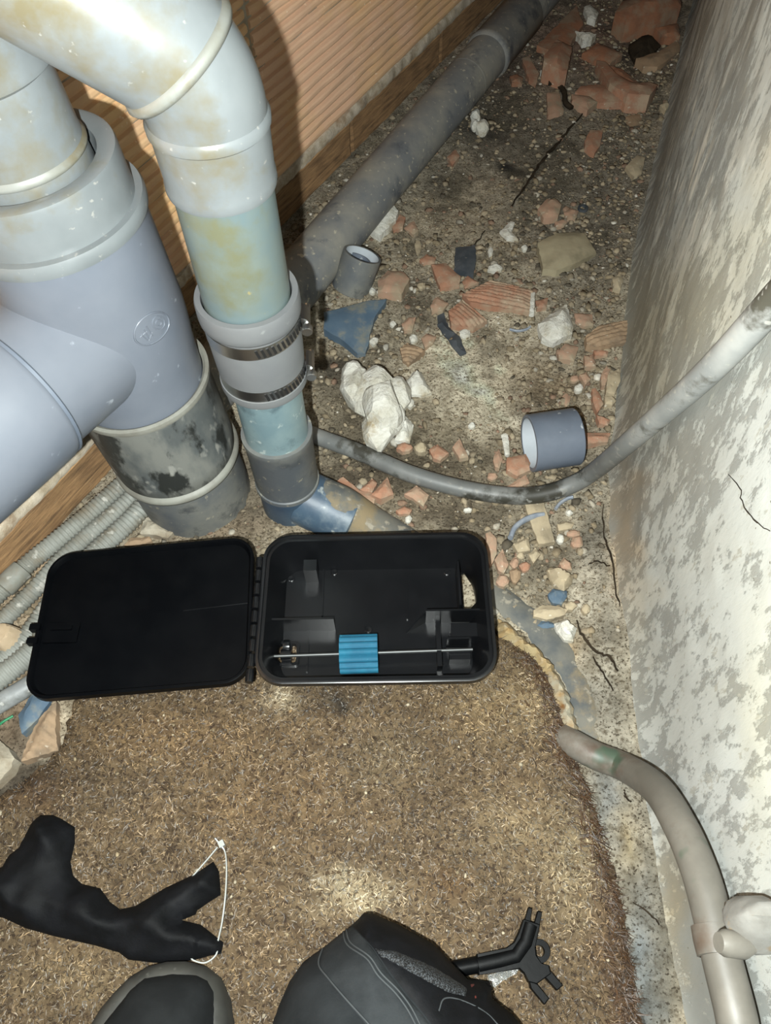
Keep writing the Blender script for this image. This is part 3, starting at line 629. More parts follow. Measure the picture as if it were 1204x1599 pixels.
part('seal_bead', [(.0442, .414), (.0462, .4155), (.0466, .418), (.0442, .421)], 'pvc_bead', up, big_o, big_a, 80)

# ------------------------------------------------------------------ small waste stack
sx, sy = -.1045, .478; sm_o = np.array([sx, sy, 0.0]); ZA = np.array([0, 0, 1.0])
ws = setp(empty('waste_pipe_stack', sm_o), 'slim grey waste pipe with rubber coupling, elbow on top', 'pipe')
part('base_fitting', [(.0300, -.01), (.0325, 0.0), (.0325, .046)], 'pvc_navy', ws, sm_o, ZA)
part('fitting_ring', [(.0325, .040), (.0345, .0415), (.0345, .0465), (.0325, .048)], 'pvc_dark', ws, sm_o, ZA)
part('lower_socket', [(.0328, .046), (.0335, .05), (.0340, .118), (.0352, .1205), (.0352, .1275), (.0312, .1275), (.031, .12)], 'pvc_dark', ws, sm_o, ZA)
part('lower_pipe', [(.0312, .115), (.0312, .215)], 'pvc_teal', ws, sm_o, ZA)
cp = part('rubber_coupling', [(.0315, .196), (.0385, .1965), (.0392, .199), (.0388, .205), (.0365, .2055), (.0365, .2165), (.0380, .2175), (.0384, .225), (.0392, .252), (.0384, .257), (.0384, .272), (.0402, .273), (.0418, .276), (.0422, .281), (.0420, .292), (.0412, .2945), (.0365, .2945), (.0358, .290), (.0358, .27)], 'rubber', ws, sm_o + ZA * .008, ZA)
def clamp(zc, r):
    band = part('hose_clamp', [(r, -.006), (r + .0012, -.0062), (r + .0012, .0062), (r, .006)], 'steel', ws, sm_o + ZA * zc, ZA, n=72, close=True)
    bxs = []
    for k in range(12):                                   # slots cut for the worm screw
        an = math.radians(-80 + k * 6.6); d = np.array([math.cos(an), math.sin(an), 0]); tt = np.array([-d[1], d[0], 0.25]); tt /= np.linalg.norm(tt)
        bxs.append(box(sm_o + ZA * zc + d * (r + .0013), (.0006, .0011, .0044), d, tt, np.cross(d, tt)))
    V, Fc = join(bxs); setp(obj('slots', mesh_from(V, Fc), M['slot'], band), kind='stuff')
    an = math.radians(2); d = np.array([math.cos(an), math.sin(an), 0]); tt = np.array([-d[1], d[0], 0]); c = sm_o + ZA * zc + d * (r + .0055)
    pr = []
    for k in range(9):
        a2 = math.pi * k / 8; pr.append((math.cos(a2) * .0072, math.sin(a2) * .0062 - .003))
    V, Fc = [], []
    for e in (-1, 1):
        for a_, b_ in pr: V.append(c + tt * .009 * e + ZA * a_ + d * b_)
    m = len(pr)
    for i in range(m): Fc.append((i, (i + 1) % m, m + (i + 1) % m, m + i))
    Fc += [tuple(range(m)), tuple(range(m, 2 * m))[::-1]]
    hs = obj('screw_housing', mesh_from(V, Fc), M['steel'], band, smooth=35)
    V, Fc = lathe([(.0001, -.018), (.0042, -.018), (.0045, -.0175), (.0045, -.012), (.0028, -.011), (.0028, .014), (.0001, .014)], c + d * .001, tt, 12)
    obj('screw', mesh_from(V, Fc), M['steel'], band, smooth=35)
clamp(.2190, .0368); clamp(.2725, .0386)
part('upper_pipe', [(.0350, .27), (.0350, .408)], 'pvc_green', ws, sm_o, ZA)
es = part('elbow_socket', [(.0352, .398), (.0378, .3985), (.0384, .401), (.0382, .406), (.0376, .409), (.0386, .440), (.0402, .4415), (.0404, .4465), (.0386, .449)], 'pvc_pale', ws, sm_o, ZA)
Rb = .060; path = [sm_o + ZA * .444]
def arc_pt(t): return sm_o + np.array([-Rb * (1 - math.cos(t)), -0.1 * Rb * (1 - math.cos(t)), .450 + Rb * math.sin(t)])
T1 = math.radians(34); T2 = math.radians(52)
V, Fc = tube([arc_pt(t) for t in np.linspace(-.05, T1, 14)], .0385, 64, False); obj('elbow', mesh_from(V, Fc), M['pvc_pale'], ws, smooth=60)
V, Fc = tube([arc_pt(t) for t in np.linspace(T1 - .01, T2, 8)] + [arc_pt(T2) + (arc_pt(T2) - arc_pt(T2 - .01)) / np.linalg.norm(arc_pt(T2) - arc_pt(T2 - .01)) * L for L in np.linspace(.01, .155, 8)], .0415, 64, True)
eu = obj('upper_elbow_arm', mesh_from(V, Fc), M['pvc_pale'], ws, smooth=60)
tg = arc_pt(T1 + .01) - arc_pt(T1 - .01)
part('elbow_bead', [(.0380, -.004), (.0425, -.0035), (.0440, 0), (.0425, .0035), (.0400, .0045)], 'pvc_bead', eu, arc_pt(T1), tg, 80)
# side outlet of the base fitting, running half buried under the case to the right
pb = [np.array([sx + .005, sy, .018])] + [G(*p) * np.array([1, 1, 0]) + np.array([0, 0, z]) for p, z in (((525, 800), .012), ((580, 818), -.012), ((650, 852), -.021), ((735, 902), -.0225), ((800, 950), -.0225), ((862, 1000), -.0225), ((904, 1068), -.0235), ((922, 1135), -.023), ((932, 1200), -.032))]
V, Fc = tube(spline(pb, 6), .026, 24); obj('buried_outlet', mesh_from(V, Fc), M['pvc_buried'], ws, smooth=60)
V, Fc = lathe([(.0265, .0), (.0305, .002), (.0315, .03), (.0300, .062), (.0262, .064)], pb[0] + np.array([.006, -.004, 0]), pb[2] - pb[0], 32)
obj('outlet_socket', mesh_from(V, Fc), M['pvc_navy'], ws, smooth=50)

# ------------------------------------------------------------------ dark waste pipe along the wall
pa_, pb_ = np.array([-.222, .600, .030]), np.array([.196, 1.336, .0400]); dv = (pb_ - pa_) / np.linalg.norm(pb_ - pa_)
dp = setp(empty('floor_waste_pipe', pa_ * np.array([1, 1, 0])), 'dusty dark grey drain pipe lying along the brick wall', 'pipe')
V, Fc = tube([pa_ - dv * .03, pa_ + dv * .3, pa_ + dv * .88], .0355, 48); obj('pipe', mesh_from(V, Fc), M['pvc_dusty'], dp, smooth=60)
part('socket', [(.0356, .842), (.0385, .845), (.0398, .849), (.0398, .855), (.0385, .859), (.0388, 1.0), (.0360, 1.005)], 'pvc_dusty', dp, pa_, dv)
V, Fc = tube([pa_ + dv * .98, pa_ + dv * 1.5], .0352, 40); obj('far_pipe', mesh_from(V, Fc), M['pvc_dusty'], dp, smooth=60)
part('dust_line', [(.0358, .760), (.0364, .762), (.0358, .765)], 'pvc_dusty', dp, pa_, dv, n=48)

# ------------------------------------------------------------------ conduits by the left wall
def corrug(name, pts, r, label, group=None, cuff=None):
    path = spline(pts, 10); L = sum(np.linalg.norm(b - a) for a, b in zip(path, path[1:])); n = int(L / 0.0011)
    acc = [0.0]
    for a, b in zip(path, path[1:]): acc.append(acc[-1] + np.linalg.norm(b - a))
    pp = np.array(path); sN = np.linspace(0, L, n); q = [np.array([np.interp(s, acc, pp[:, i]) for i in range(3)]) for s in sN]
    V, Fc = tube(q, lambda t: r * (1 + 0.085 * math.sin(2 * math.pi * t * L / 0.0046)), 20)
    root = setp(empty(name, np.array([path[0][0], path[0][1], 0])), label, 'conduit', group)
    obj('corrugated_tube', mesh_from(V, Fc), M['conduit'], root, smooth=180)
    if cuff is not None:
        i = int(cuff * (n - 2)); V, Fc = lathe([(r, -.014), (r * 1.22, -.013), (r * 1.26, 0), (r * 1.22, .013), (r, .014)], q[i], q[i + 1] - q[i], 24)
        obj('cuff', mesh_from(V, Fc), M['conduit'], root, smooth=60)
    return root
def gz(px, py, z): p = P(px, py, z); return p
corrug('corrugated_conduit', [gz(232, 722, .018), gz(200, 748, .019), gz(146, 796, .019), gz(80, 851, .020), gz(33, 891, .018), gz(-60, 985, .016)], .0096, 'grey corrugated conduit nearest the brick wall, with a cuff', cuff=.74)
corrug('corrugated_conduit', [gz(222, 760, .014), gz(205, 777, .015), gz(176, 803, .015), gz(102, 868, .013), gz(50, 925, .012), gz(-40, 1010, .012)], .0089, 'middle grey corrugated conduit running under the case lid')
corrug('corrugated_conduit', [gz(222, 792, .013), gz(210, 806, .013), gz(196, 820, .013), gz(146, 866, .012), gz(90, 930, .010), gz(30, 1010, .010), gz(-50, 1075, .012)], .0105, 'outermost grey corrugated conduit, dusty, beside the thick pipe base')
corrug('corrugated_conduit', [gz(150, 905, .010), gz(100, 960, .011), gz(47, 1020, .013), gz(0, 1058, .014), gz(-60, 1105, .014)], .0110, 'short grey corrugated conduit emerging left of the open lid')
V, Fc = tube(spline([gz(120, 1000, .009), gz(60, 1060, .010), gz(0, 1098, .011), gz(-80, 1150, .011)], 6), .0095, 20)
setp(obj('smooth_conduit', mesh_from(V, Fc), M['greyhose'], loc=gz(60, 1060, 0), smooth=60), 'smooth grey tube lowest of the tubes left of the lid', 'conduit')
V, Fc = tube(spline([G(-5, 1142) + np.array([0, 0, .006]), G(12, 1132) + np.array([0, 0, .010]), G(26, 1122) + np.array([0, 0, .008])], 6), .0013, 8)
setp(obj('wire_end', mesh_from(V, Fc), M['green'], loc=G(12, 1132), smooth=60), 'short green wire end beside the blue shard', 'wire')

# ------------------------------------------------------------------ bent grey tube on floor and up the right wall
hp = [G(x, y, .010) + np.array([0, 0, .0105]) for x, y in ((470, 672), (500, 684), (560, 706), (640, 740), (720, 763), (790, 774), (840, 773))]
hp += [P(886, 760, .016), P(925, 738, .032)] + [wall_hit(x, y, o) for x, y, o in ((985, 688, .014), (1045, 636, .013), (1090, 596, .013), (1140, 546, .013), (1210, 470, .013), (1290, 380, .013))]
hp += [hp[-1] + np.array([.004, -.05, .22]), hp[-1] + np.array([.006, -.08, .45])]
V, Fc = tube(spline(hp, 8), .0098, 24)
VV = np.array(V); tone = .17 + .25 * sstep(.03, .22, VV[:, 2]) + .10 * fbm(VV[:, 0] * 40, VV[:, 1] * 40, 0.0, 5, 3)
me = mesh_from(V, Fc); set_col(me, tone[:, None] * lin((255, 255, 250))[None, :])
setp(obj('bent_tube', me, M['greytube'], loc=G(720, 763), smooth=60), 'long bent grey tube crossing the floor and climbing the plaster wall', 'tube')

# ------------------------------------------------------------------ painted pipe low on the right wall, with saddle clip
wp = setp(empty('wall_pipe', np.array([.19, .12, 0])), 'stained bent metal pipe rising against the plaster wall at lower right', 'pipe')
pp = [P(880, 1152, .002), P(897, 1162, .010), P(930, 1180, .016), P(975, 1198, .022)] + [wall_hit(x, y, o) for x, y, o in ((1025, 1232, .016), (1062, 1290, .015), (1092, 1360, .015), (1112, 1430, .0155), (1128, 1500, .016), (1148, 1580, .016), (1170, 1680, .016))]
pp += [pp[-1] + np.array([0, -.06, .035]), pp[-1] + np.array([-.001, -.30, .12])]
path = spline(pp, 8)
V, Fc = tube(path, .0125, 28); obj('pipe', mesh_from(V, Fc), M['wallpipe'], wp, smooth=60)
cc = wall_hit(1119, 1468, .016); ax = wall_hit(1128, 1500, .016) - wall_hit(1112, 1430, .0155)
V, Fc = lathe([(.0126, -.009), (.0142, -.0085), (.0146, 0), (.0142, .0085), (.0126, .009)], cc, ax, 28); clip = obj('saddle_clip', mesh_from(V, Fc), M['wallpipe'], wp, smooth=50)
scp = wall_hit(1146, 1474, .026); V, Fc = lathe([(.0001, .010), (.0055, .010), (.0075, .006), (.0078, -.006), (.0001, -.02)], scp, (-1, .1, .25), 16); obj('screw', mesh_from(V, Fc), M['wallpipe'], clip, smooth=50)
wg = wall_hit(1186, 1452, .010)
poly = [(.014, -.006), (.004, .014), (-.006, .026), (-.014, .022), (-.020, .002), (-.022, -.020), (-.008, -.022), (.006, -.016)]
V, Fc = hf_solid(poly, lambda x, y, d: .014 * np.sqrt(np.clip(d / .014, 0, 1)) + .004, -.006, .003)
V = [np.array([wg[0] - v[2], wg[1] - v[0] * .9, wg[2] + v[1] * .9]) for v in V]
me = mesh_from(V, Fc); me.flip_normals()
lump = obj('plaster_blob', me, M['wallplaster2'] if 'wallplaster2' in M else M['plaster'], wall_r, smooth=60)

# ------------------------------------------------------------------ black case
BZ = 0.0165; RIM = 0.0615
def rrect(hx, hy, r, n=8):
    o = []
    for cx, cy, a0 in ((hx - r, hy - r, 0), (-hx + r, hy - r, 90), (-hx + r, -hy + r, 180), (hx - r, -hy + r, 270)):
        for k in range(n + 1):
            a = math.radians(a0 + 90 * k / n); o.append((cx + r * math.cos(a), cy + r * math.sin(a)))
    return o
pl, pr_ = P(404, 948, RIM), P(769, 942, RIM); pt_, pbm = P(586, 832, RIM), P(591, 1066, RIM)
bc3 = np.array([(pl[0] + pr_[0]) / 2, (pt_[1] + pbm[1]) / 2, 0]); HX = np.linalg.norm((pr_ - pl)[:2]) / 2; HY = (pt_[1] - pbm[1]) / 2 * 0.995
bex = (pr_ - pl) / np.linalg.norm(pr_ - pl); bex[2] = 0; bex /= np.linalg.norm(bex); bey = np.array([-bex[1], bex[0], 0])
def b2w(x, y, z): return bc3 + bex * x + bey * y + np.array([0, 0, z])
def loc(px, py, z): p = P(px, py, z) - bc3; return float(p @ bex), float(p @ bey)
def rings(loops):
    """loops: list of (polyline, z); skins consecutive loops and caps both ends"""
    V, Fc = [], []; m = len(loops[0][0])
    for pl_, z in loops: V += [(x, y, z) for x, y in pl_]
    for i in range(len(loops) - 1):
        for k in range(m): k2 = (k + 1) % m; Fc.append((i * m + k, i * m + k2, (i + 1) * m + k2, (i + 1) * m + k))
    Fc.append(tuple(range(m))[::-1]); Fc.append(tuple(range((len(loops) - 1) * m, len(loops) * m)))
    return V, Fc
def prism(poly, z0, z1): return rings([(poly, z0), (poly, z1)])
def boolean(V, Fc, cutters):
    a = bpy.data.objects.new('tmp_a', mesh_from(V, Fc)); COL.objects.link(a); cs = []
    for cv, cf in cutters:
        c = bpy.data.objects.new('tmp_c', mesh_from(cv, cf)); COL.objects.link(c); cs.append(c)
        bm = bmesh.new(); bm.from_mesh(c.data); bmesh.ops.recalc_face_normals(bm, faces=bm.faces); bm.to_mesh(c.data); bm.free()
        md = a.modifiers.new('b', 'BOOLEAN'); md.operation = 'DIFFERENCE'; md.solver = 'EXACT'; md.object = c
    bm = bmesh.new(); bm.from_mesh(a.data); bmesh.ops.recalc_face_normals(bm, faces=bm.faces); bm.to_mesh(a.data); bm.free()
    dg = bpy.context.evaluated_depsgraph_get(); me = bpy.data.meshes.new_from_object(a.evaluated_get(dg))
    for o in cs + [a]: bpy.data.objects.remove(o)
    return me
case = setp(empty('tool_case', b2w(0, 0, BZ)), 'black plastic tool case lying open on the mat with its lid flipped left', 'case')
def towld(me): me.transform(Matrix(((bex[0], bey[0], 0, bc3[0]), (bex[1], bey[1], 0, bc3[1]), (0, 0, 1, 0), (0, 0, 0, 1)))); return me
WT = .006
lp = [(rrect(HX - .016, HY - .016, .018), BZ), (rrect(HX - .004, HY - .004, .025), RIM - .008), (rrect(HX, HY, .027), RIM - .0075), (rrect(HX, HY, .027), RIM - .0005), (rrect(HX - .0012, HY - .0012, .026), RIM),
      (rrect(HX - .0032, HY - .0032, .0245), RIM), (rrect(HX - .0036, HY - .0036, .0243), RIM - .0025), (rrect(HX - .0065, HY - .0065, .022), RIM - .0025), (rrect(HX - .0070, HY - .0070, .0215), RIM - .004), (rrect(HX - .0185, HY - .0185, .015), BZ + .003)]
V, Fc = rings(lp)
hA, hB = loc(719, 885, .03), loc(740, 948, .03)
hd = [(hA[0] + .001, hA[1] - .004)] + [(hA[0] + .001 + (hB[0] - hA[0] + .001) * (1 - (1 - t) ** 2.2), hA[1] + .001 + (hB[1] - hA[1]) * t ** 1.6) for t in np.linspace(.18, 1, 12)] + [(hA[0] + .0015, hB[1] + .001)]
cl = loc(449, 1022, BZ + .003)
cut = [prism(hd, BZ - .01, RIM + .01), prism(rrect(.0085, .0095, .003, 3), -.01, RIM)]
cut[1] = ([(x + cl[0], y + cl[1], z) for x, y, z in cut[1][0]], cut[1][1])
s1, s2 = loc(423, 885, BZ), loc(426, 955, BZ)
sv, sf = box(((s1[0] + s2[0]) / 2, (s1[1] + s2[1]) / 2, BZ), (.0012, abs(s1[1] - s2[1]) / 2, .008)); cut.append((sv, sf))
body = obj('body', towld(boolean(V, Fc, cut)), M['black'], case, smooth=30)
def cbox(name, x0, x1, y0, y1, z0, z1, parent=case, mat='black'):
    V, Fc = box(b2w((x0 + x1) / 2, (y0 + y1) / 2, (z0 + z1) / 2), (abs(x1 - x0) / 2, abs(y1 - y0) / 2, (z1 - z0) / 2), bex, bey)
    return obj(name, mesh_from(V, Fc), M[mat], parent)
fl_z = BZ + .003
zt = .046
a = loc(414, 967, zt); b = loc(521, 960, zt); cbox('divider', a[0], b[0], a[1] - .001, a[1] + .001, fl_z, zt)
c = loc(480, 990, .03); yb = loc(480, 1050, fl_z)[1]; cbox('divider', c[0] - .0009, c[0] + .0009, yb, a[1], fl_z, .022)
e = loc(655, 953, zt); g = loc(752, 951, zt); cbox('divider', e[0] + .006, g[0], e[1] - .001, e[1] + .001, fl_z, zt)
# angled web at the end of the right divider
w0, w1 = loc(633, 988, fl_z), e
V, Fc = [b2w(w0[0], w0[1], fl_z), b2w(w1[0] + .006, w1[1], fl_z), b2w(w1[0] + .006, w1[1], zt), b2w(w0[0] + .0012, w0[1] - .0006, fl_z), b2w(w1[0] + .0072, w1[1] - .0006, fl_z), b2w(w1[0] + .0072, w1[1] - .0006, zt)], [(0, 1, 2), (5, 4, 3), (0, 3, 4, 1), (1, 4, 5, 2), (2, 5, 3, 0)]
obj('web', mesh_from(V, Fc), M['black'], case)
h0 = loc(711, 882, .04); h1 = loc(716, 950, .04)
V, Fc = box(b2w(h0[0] + .002, (h0[1] + h1[1]) / 2, (fl_z + .048) / 2), (.0011, abs(h0[1] - h1[1]) / 2, (.048 - fl_z) / 2), bex, bey); obj('handle_wall', mesh_from(V, Fc), M['black'], case)
for px0, py0, py1 in ((506, 852, 963), (634, 858, 968)):           # low ribs along the case floor
    r0, r1 = loc(px0, py0 + 34, fl_z), loc(px0 + 3, py1, fl_z); cbox('floor_rib', r0[0] - .0007, r0[0] + .0007, r1[1], r0[1], fl_z - .0005, fl_z + .0022)
fs = loc(420, 889, fl_z); ft = loc(710, 884, fl_z); cbox('floor_rib', fs[0], ft[0], fs[1] - .0008, fs[1] + .0004, fl_z - .0005, fl_z + .001)
# slotted post moulded on the rear wall
q0 = loc(484, 868, .05); cbox('wall_post', q0[0] - .0065, q0[0] + .0065, q0[1] - .014, q0[1] - .002, fl_z, .046)
cbox('post_notch', q0[0] - .004, q0[0] + .004, q0[1] - .0146, q0[1] - .013, .041, .0464)
# right-hand rod socket: upright slab, block, L lip
r0 = loc(685, 1000, .035); cbox('upright_rib', r0[0] - .0022, r0[0] + .0022, loc(685, 1050, fl_z)[1], e[1], fl_z, .036)
r1 = loc(718, 985, .04); r2 = loc(748, 995, .04); cbox('rod_socket', r1[0] - .008, r2[0] + .002, r1[1] - .004, r1[1] + .010, fl_z, .036)
cbox('socket_lip', loc(698, 996, .04)[0], loc(733, 996, .04)[0], loc(700, 997, .04)[1] - .001, loc(700, 997, .04)[1] + .001, fl_z, .041)
r3 = loc(712, 1018, .036); cbox('rod_cradle', r3[0] - .006, r3[0] + .014, r3[1] - .0055, r3[1] + .0055, fl_z, .031)
# studs: round ejector marks
for x, y in ((437, 901), (575, 983), (698, 894), (455, 904), (522, 894)):
    p = loc(x, y, fl_z); V, Fc = lathe([(.0036, -.001), (.0036, .0009), (.0030, .0013), (.0001, .0010)], b2w(p[0], p[1], fl_z), (0, 0, 1), 18); obj('stud', mesh_from(V, Fc), M['black'], case, smooth=40)
# rod clip: frame with two jaws
V1 = lathe([(.0001, -.003), (.0060, -.003), (.0064, 0), (.0060, .003), (.0001, .003)], b2w(cl[0], cl[1] + .005, fl_z + .008), bex, 16)
V2 = lathe([(.0001, -.005), (.0050, -.005), (.0055, 0), (.0050, .005), (.0001, .005)], b2w(cl[0], cl[1] - .004, fl_z + .009), bex, 16)
V3 = box(b2w(cl[0], cl[1], fl_z + .002), (.0045, .011, .0022), bex, bey); V, Fc = join([V1, V2, V3]); clp = obj('rod_clip', mesh_from(V, Fc), M['black'], case, smooth=40)
fr_o, fr_i = rrect(.0115, .0125, .004, 4), rrect(.0088, .0098, .003, 4); m = len(fr_o); V = []
for pl_, z in ((fr_o, fl_z - .0002), (fr_o, fl_z + .003), (fr_i, fl_z + .003), (fr_i, fl_z - .0002)): V += [b2w(x + cl[0], y + cl[1], z) for x, y in pl_]
Fc = [(i * m + k, i * m + (k + 1) % m, ((i + 1) % 4) * m + (k + 1) % m, ((i + 1) % 4) * m + k) for i in range(4) for k in range(m)]
obj('clip_frame', mesh_from(V, Fc), M['black'], clp, smooth=35)
# lid, hinged on the left edge, inner side up
LT = np.deg2rad(3.0)
LR = math.radians(3.0)
def l2w(x, y, z):
    x, y = x * math.cos(LR) + y * math.sin(LR), y * math.cos(LR) - x * math.sin(LR) + .003
    return b2w(-HX - .0045 - x * math.cos(LT), y, RIM - .004 - x * math.sin(LT) + z)
LW = .2080; ly = HY
def lid_loop(ins, r): return [(LW / 2 + .003 + px, py) for px, py in rrect(LW / 2 - ins, ly - ins - .001, r)]
lid_l = [(lid_loop(.004, .020), -.010), (lid_loop(0, .024), -.008), (lid_loop(0, .024), .0), (lid_loop(.001, .023), .0008), (lid_loop(.0028, .0215), .0008), (lid_loop(.0036, .021), -.0005), (lid_loop(.0050, .0205), -.0045)]
V, Fc = [], []; m = len(lid_l[0][0])
for pl_, z in lid_l: V += [l2w(x, y, z) for x, y in pl_]
for i in range(len(lid_l) - 1):
    for k in range(m): k2 = (k + 1) % m; Fc.append((i * m + k, (i + 1) * m + k, (i + 1) * m + k2, i * m + k2))
Fc.append(tuple(range(m))); Fc.append(tuple(range((len(lid_l) - 1) * m, len(lid_l) * m))[::-1])
lid = obj('lid', mesh_from(V, Fc), M['black_lid'], case, smooth=30)
V, Fc = join([tube([l2w(.008, .004, -.0042), l2w(.07, .002, -.0042)], .0006, 6)]); obj('lid_seam', mesh_from(V, Fc), M['black'], lid)
lat = []
for yy in (-.018, -.004): lat.append(box(l2w(LW + .004, yy, -.002), (.005, .003, .004), bex, bey))
lat.append(box(l2w(LW - .022, -.011, -.003), (.016, .010, .0016), bex, bey)); lat.append(box(l2w(LW - .022, -.007, -.002), (.010, .002, .003), bex, bey))
V, Fc = join(lat); obj('latch', mesh_from(V, Fc), M['black_lid'], lid)
for k in range(9):
    y0 = HY - .030 - k * .0145; V, Fc = lathe([(.0001, -.0058), (.0036, -.0058), (.0040, 0), (.0036, .0058), (.0001, .0058)], b2w(-HX - .0035, y0, RIM - .004), bey, 12); obj('hinge_knuckle', mesh_from(V, Fc), M['black'], case, smooth=40)

# rod with blue foam block in the case
ra, rb = P(416, 1025, .0345), P(738, 1014, .0345)
V, Fc = tube([ra, (ra + rb) / 2, rb], .0016, 14)
setp(obj('steel_rod', mesh_from(V, Fc), M['rod'], loc=(ra + rb) / 2 * np.array([1, 1, 0]) + np.array([0, 0, .033]), smooth=50), 'thin straight steel rod across the black case through blue foam', 'rod')
fa, fb = P(531, 1022, .0345), P(590, 1020, .0345); fd = (fb - fa) / np.linalg.norm(fb - fa); fside = np.array([-fd[1], fd[0], 0])
prof = []
for k in range(112):
    a = 2 * math.pi * k / 112; r = .0168 + .0026 * (abs(math.cos(a * 7)) - .4); prof.append((r * math.cos(a) * 1.02, r * math.sin(a) * .92))
V, Fc = [], []
for t in np.linspace(0, 1, 7):
    for a_, b_ in prof: V.append(fa + (fb - fa) * t + fside * a_ * (1 + .0) + np.array([0, 0, b_ * (1 if True else 0)]))
m = 112
for i in range(6):
    for k in range(m): Fc.append((i * m + k, (i + 1) * m + k, (i + 1) * m + (k + 1) % m, i * m + (k + 1) % m))
Fc += [tuple(range(m))[::-1], tuple(range(6 * m, 7 * m))]; V = [v + np.array([0, 0, max(0, fl_z + .0005 - v[2])]) for v in V]
setp(obj('foam_roller', mesh_from(V, Fc), M['foam'], loc=(fa + fb) / 2 * np.array([1, 1, 0]) + np.array([0, 0, fl_z]), smooth=50), 'ribbed turquoise blue foam roller on the rod in the case', 'foam roller')

# ------------------------------------------------------------------ mortar bead along the mat edge
def slabz(th, zb, edge=0.6, rough=.0015, seed=1, ribs=None, rise=.006):
    def f(x, y, d):
        z = zb + th * (edge + (1 - edge) * sstep(0, rise, d)) + (fbm(x * 120, y * 120, 0.0, seed, 3) - .5) * rough * 2
        if ribs is not None: z = z + .0016 * np.abs(np.sin((x * ribs[0] + y * ribs[1]) * math.pi / ribs[2]))
        return z
    return f
bpoly = [G(*p)[:2] for p in CM([(180, 455), (215, 470), (260, 520), (320, 565), (375, 625), (420, 700), (455, 780), (478, 860), (470, 905), (440, 900), (410, 800), (385, 730), (345, 640), (300, 605), (230, 560), (180, 520)])]
V, Fc = hf_solid(bpoly, slabz(.014, .002, .35, .004, 3), -.01, .004, .0015)
setp(obj('mortar_bead', mesh_from(V, Fc), M['beadyellow'], loc=G(850, 1040)), 'ragged yellowish mortar bead along the right edge of the mat', 'mortar')

# ------------------------------------------------------------------ loose rubble, piece by piece
def debris(name, cat, label, poly, mat, th, ribs=None, tilt=0.0, rough=.0012, edge=.75, res=None, group=None, base=0.0):
    px = [p[0] for p in poly]; py = [p[1] for p in poly]; c = G(sum(px) / len(px), sum(py) / len(py))
    pw = [P(a, b, c[2] + base + th * .6)[:2] for a, b in poly]
    size = max(max(p[0] for p in pw) - min(p[0] for p in pw), max(p[1] for p in pw) - min(p[1] for p in pw))
    res = res or max(size / 11, .0016)
    rb = None
    if ribs is not None:
        a = P(*ribs[0], c[2])[:2]; b = P(*ribs[1], c[2])[:2]; d = (b - a) / np.linalg.norm(b - a); rb = (-d[1], d[0], ribs[2])
        res = min(res, ribs[2] / 4)
    z0 = c[2] - .003 + base
    f0 = slabz(th + .003, z0, edge, rough, abs(hash(label)) % 50 if False else len(label), rb, size * .18)
    g = np.array([random.uniform(-1, 1), random.uniform(-1, 1)]); g = g / np.linalg.norm(g) * tilt
    V, Fc = hf_solid(pw, lambda x, y, d: f0(x, y, d) + (x - c[0]) * g[0] + (y - c[1]) * g[1] + tilt * size * .3, z0, res, res * .12)
    return setp(obj(name, mesh_from(V, Fc), M[mat], loc=(c[0], c[1], z0), smooth=(38 if ribs is not None else 24)), label, cat, group)
def blob(px, py, w, h, rot=0.0, n=9):
    o = []
    for k in range(n):
        a = 2 * math.pi * k / n + random.uniform(-.2, .2); r = random.uniform(.82, 1.12); x, y = w / 2 * math.cos(a) * r, h / 2 * math.sin(a) * r
        o.append((px + x * math.cos(rot) - y * math.sin(rot), py + x * math.sin(rot) + y * math.cos(rot)))
    return o
def c4(x, y): return C4([(x, y)])[0]
def c6(x, y): return C6([(x, y)])[0]
D = debris
D('plastic_shard', 'shard', 'dusty blue triangular shard right of the rubber coupling', C4([(60, 355), (230, 305), (285, 300), (245, 360), (210, 490), (180, 490), (130, 450), (60, 410)]), 'bluechip', .010, tilt=.08)
D('plaster_chip', 'stone', 'white plaster chip tucked under the dark drain pipe', C3([(225, 830), (300, 735), (328, 770), (320, 800), (262, 852)]), 'plaster', .014, tilt=.1)
D('brick_chip', 'brick piece', 'small orange chip beside the white chip under the drain pipe', C3([(305, 820), (335, 775), (355, 785), (345, 825), (312, 840)]), 'terra', .008)
D('brick_chip', 'brick piece', 'pale orange chip between white chip and dark square chip', C3([(350, 825), (385, 798), (402, 835), (385, 850)]), 'terra_pink', .007)
D('brick_shard', 'brick piece', 'pinkish clay lump with white fleck, above the blue triangular shard', C4([(255, 235), (290, 195), (345, 200), (370, 230), (340, 290), (255, 275)]), 'terra_pink', .014, tilt=.1)
D('brick_shard', 'brick piece', 'smooth orange shard just below the dark square chip', C4([(447, 170), (500, 165), (555, 215), (550, 245), (480, 255)]), 'terra', .010)
D('brick_chip', 'brick piece', 'small orange chip touching the long ribbed shard at left', C4([(560, 230), (580, 210), (620, 235), (570, 258)]), 'terra', .007)
D('ribbed_brick_shard', 'brick piece', 'longest ribbed orange brick shard with a white right end', C4([(560, 280), (660, 230), (815, 265), (810, 345), (700, 330), (590, 310)]), 'terra', .012, ribs=(c4(560, 270), c4(810, 320), .0062))
D('plaster_chip', 'stone', 'thin white sliver at the right end of the longest ribbed shard', C4([(808, 275), (822, 270), (820, 345), (803, 345)]), 'plaster', .014)
D('brick_chip', 'brick piece', 'orange chip right of the white sliver on the ribbed shard', C4([(825, 300), (870, 290), (865, 325), (830, 330)]), 'terra', .007)
D('ribbed_brick_shard', 'brick piece', 'small ribbed orange shard just below the longest ribbed shard', C4([(510, 340), (560, 300), (650, 375), (600, 400), (520, 390)]), 'terra', .010, ribs=(c4(560, 300), c4(650, 378), .0058))
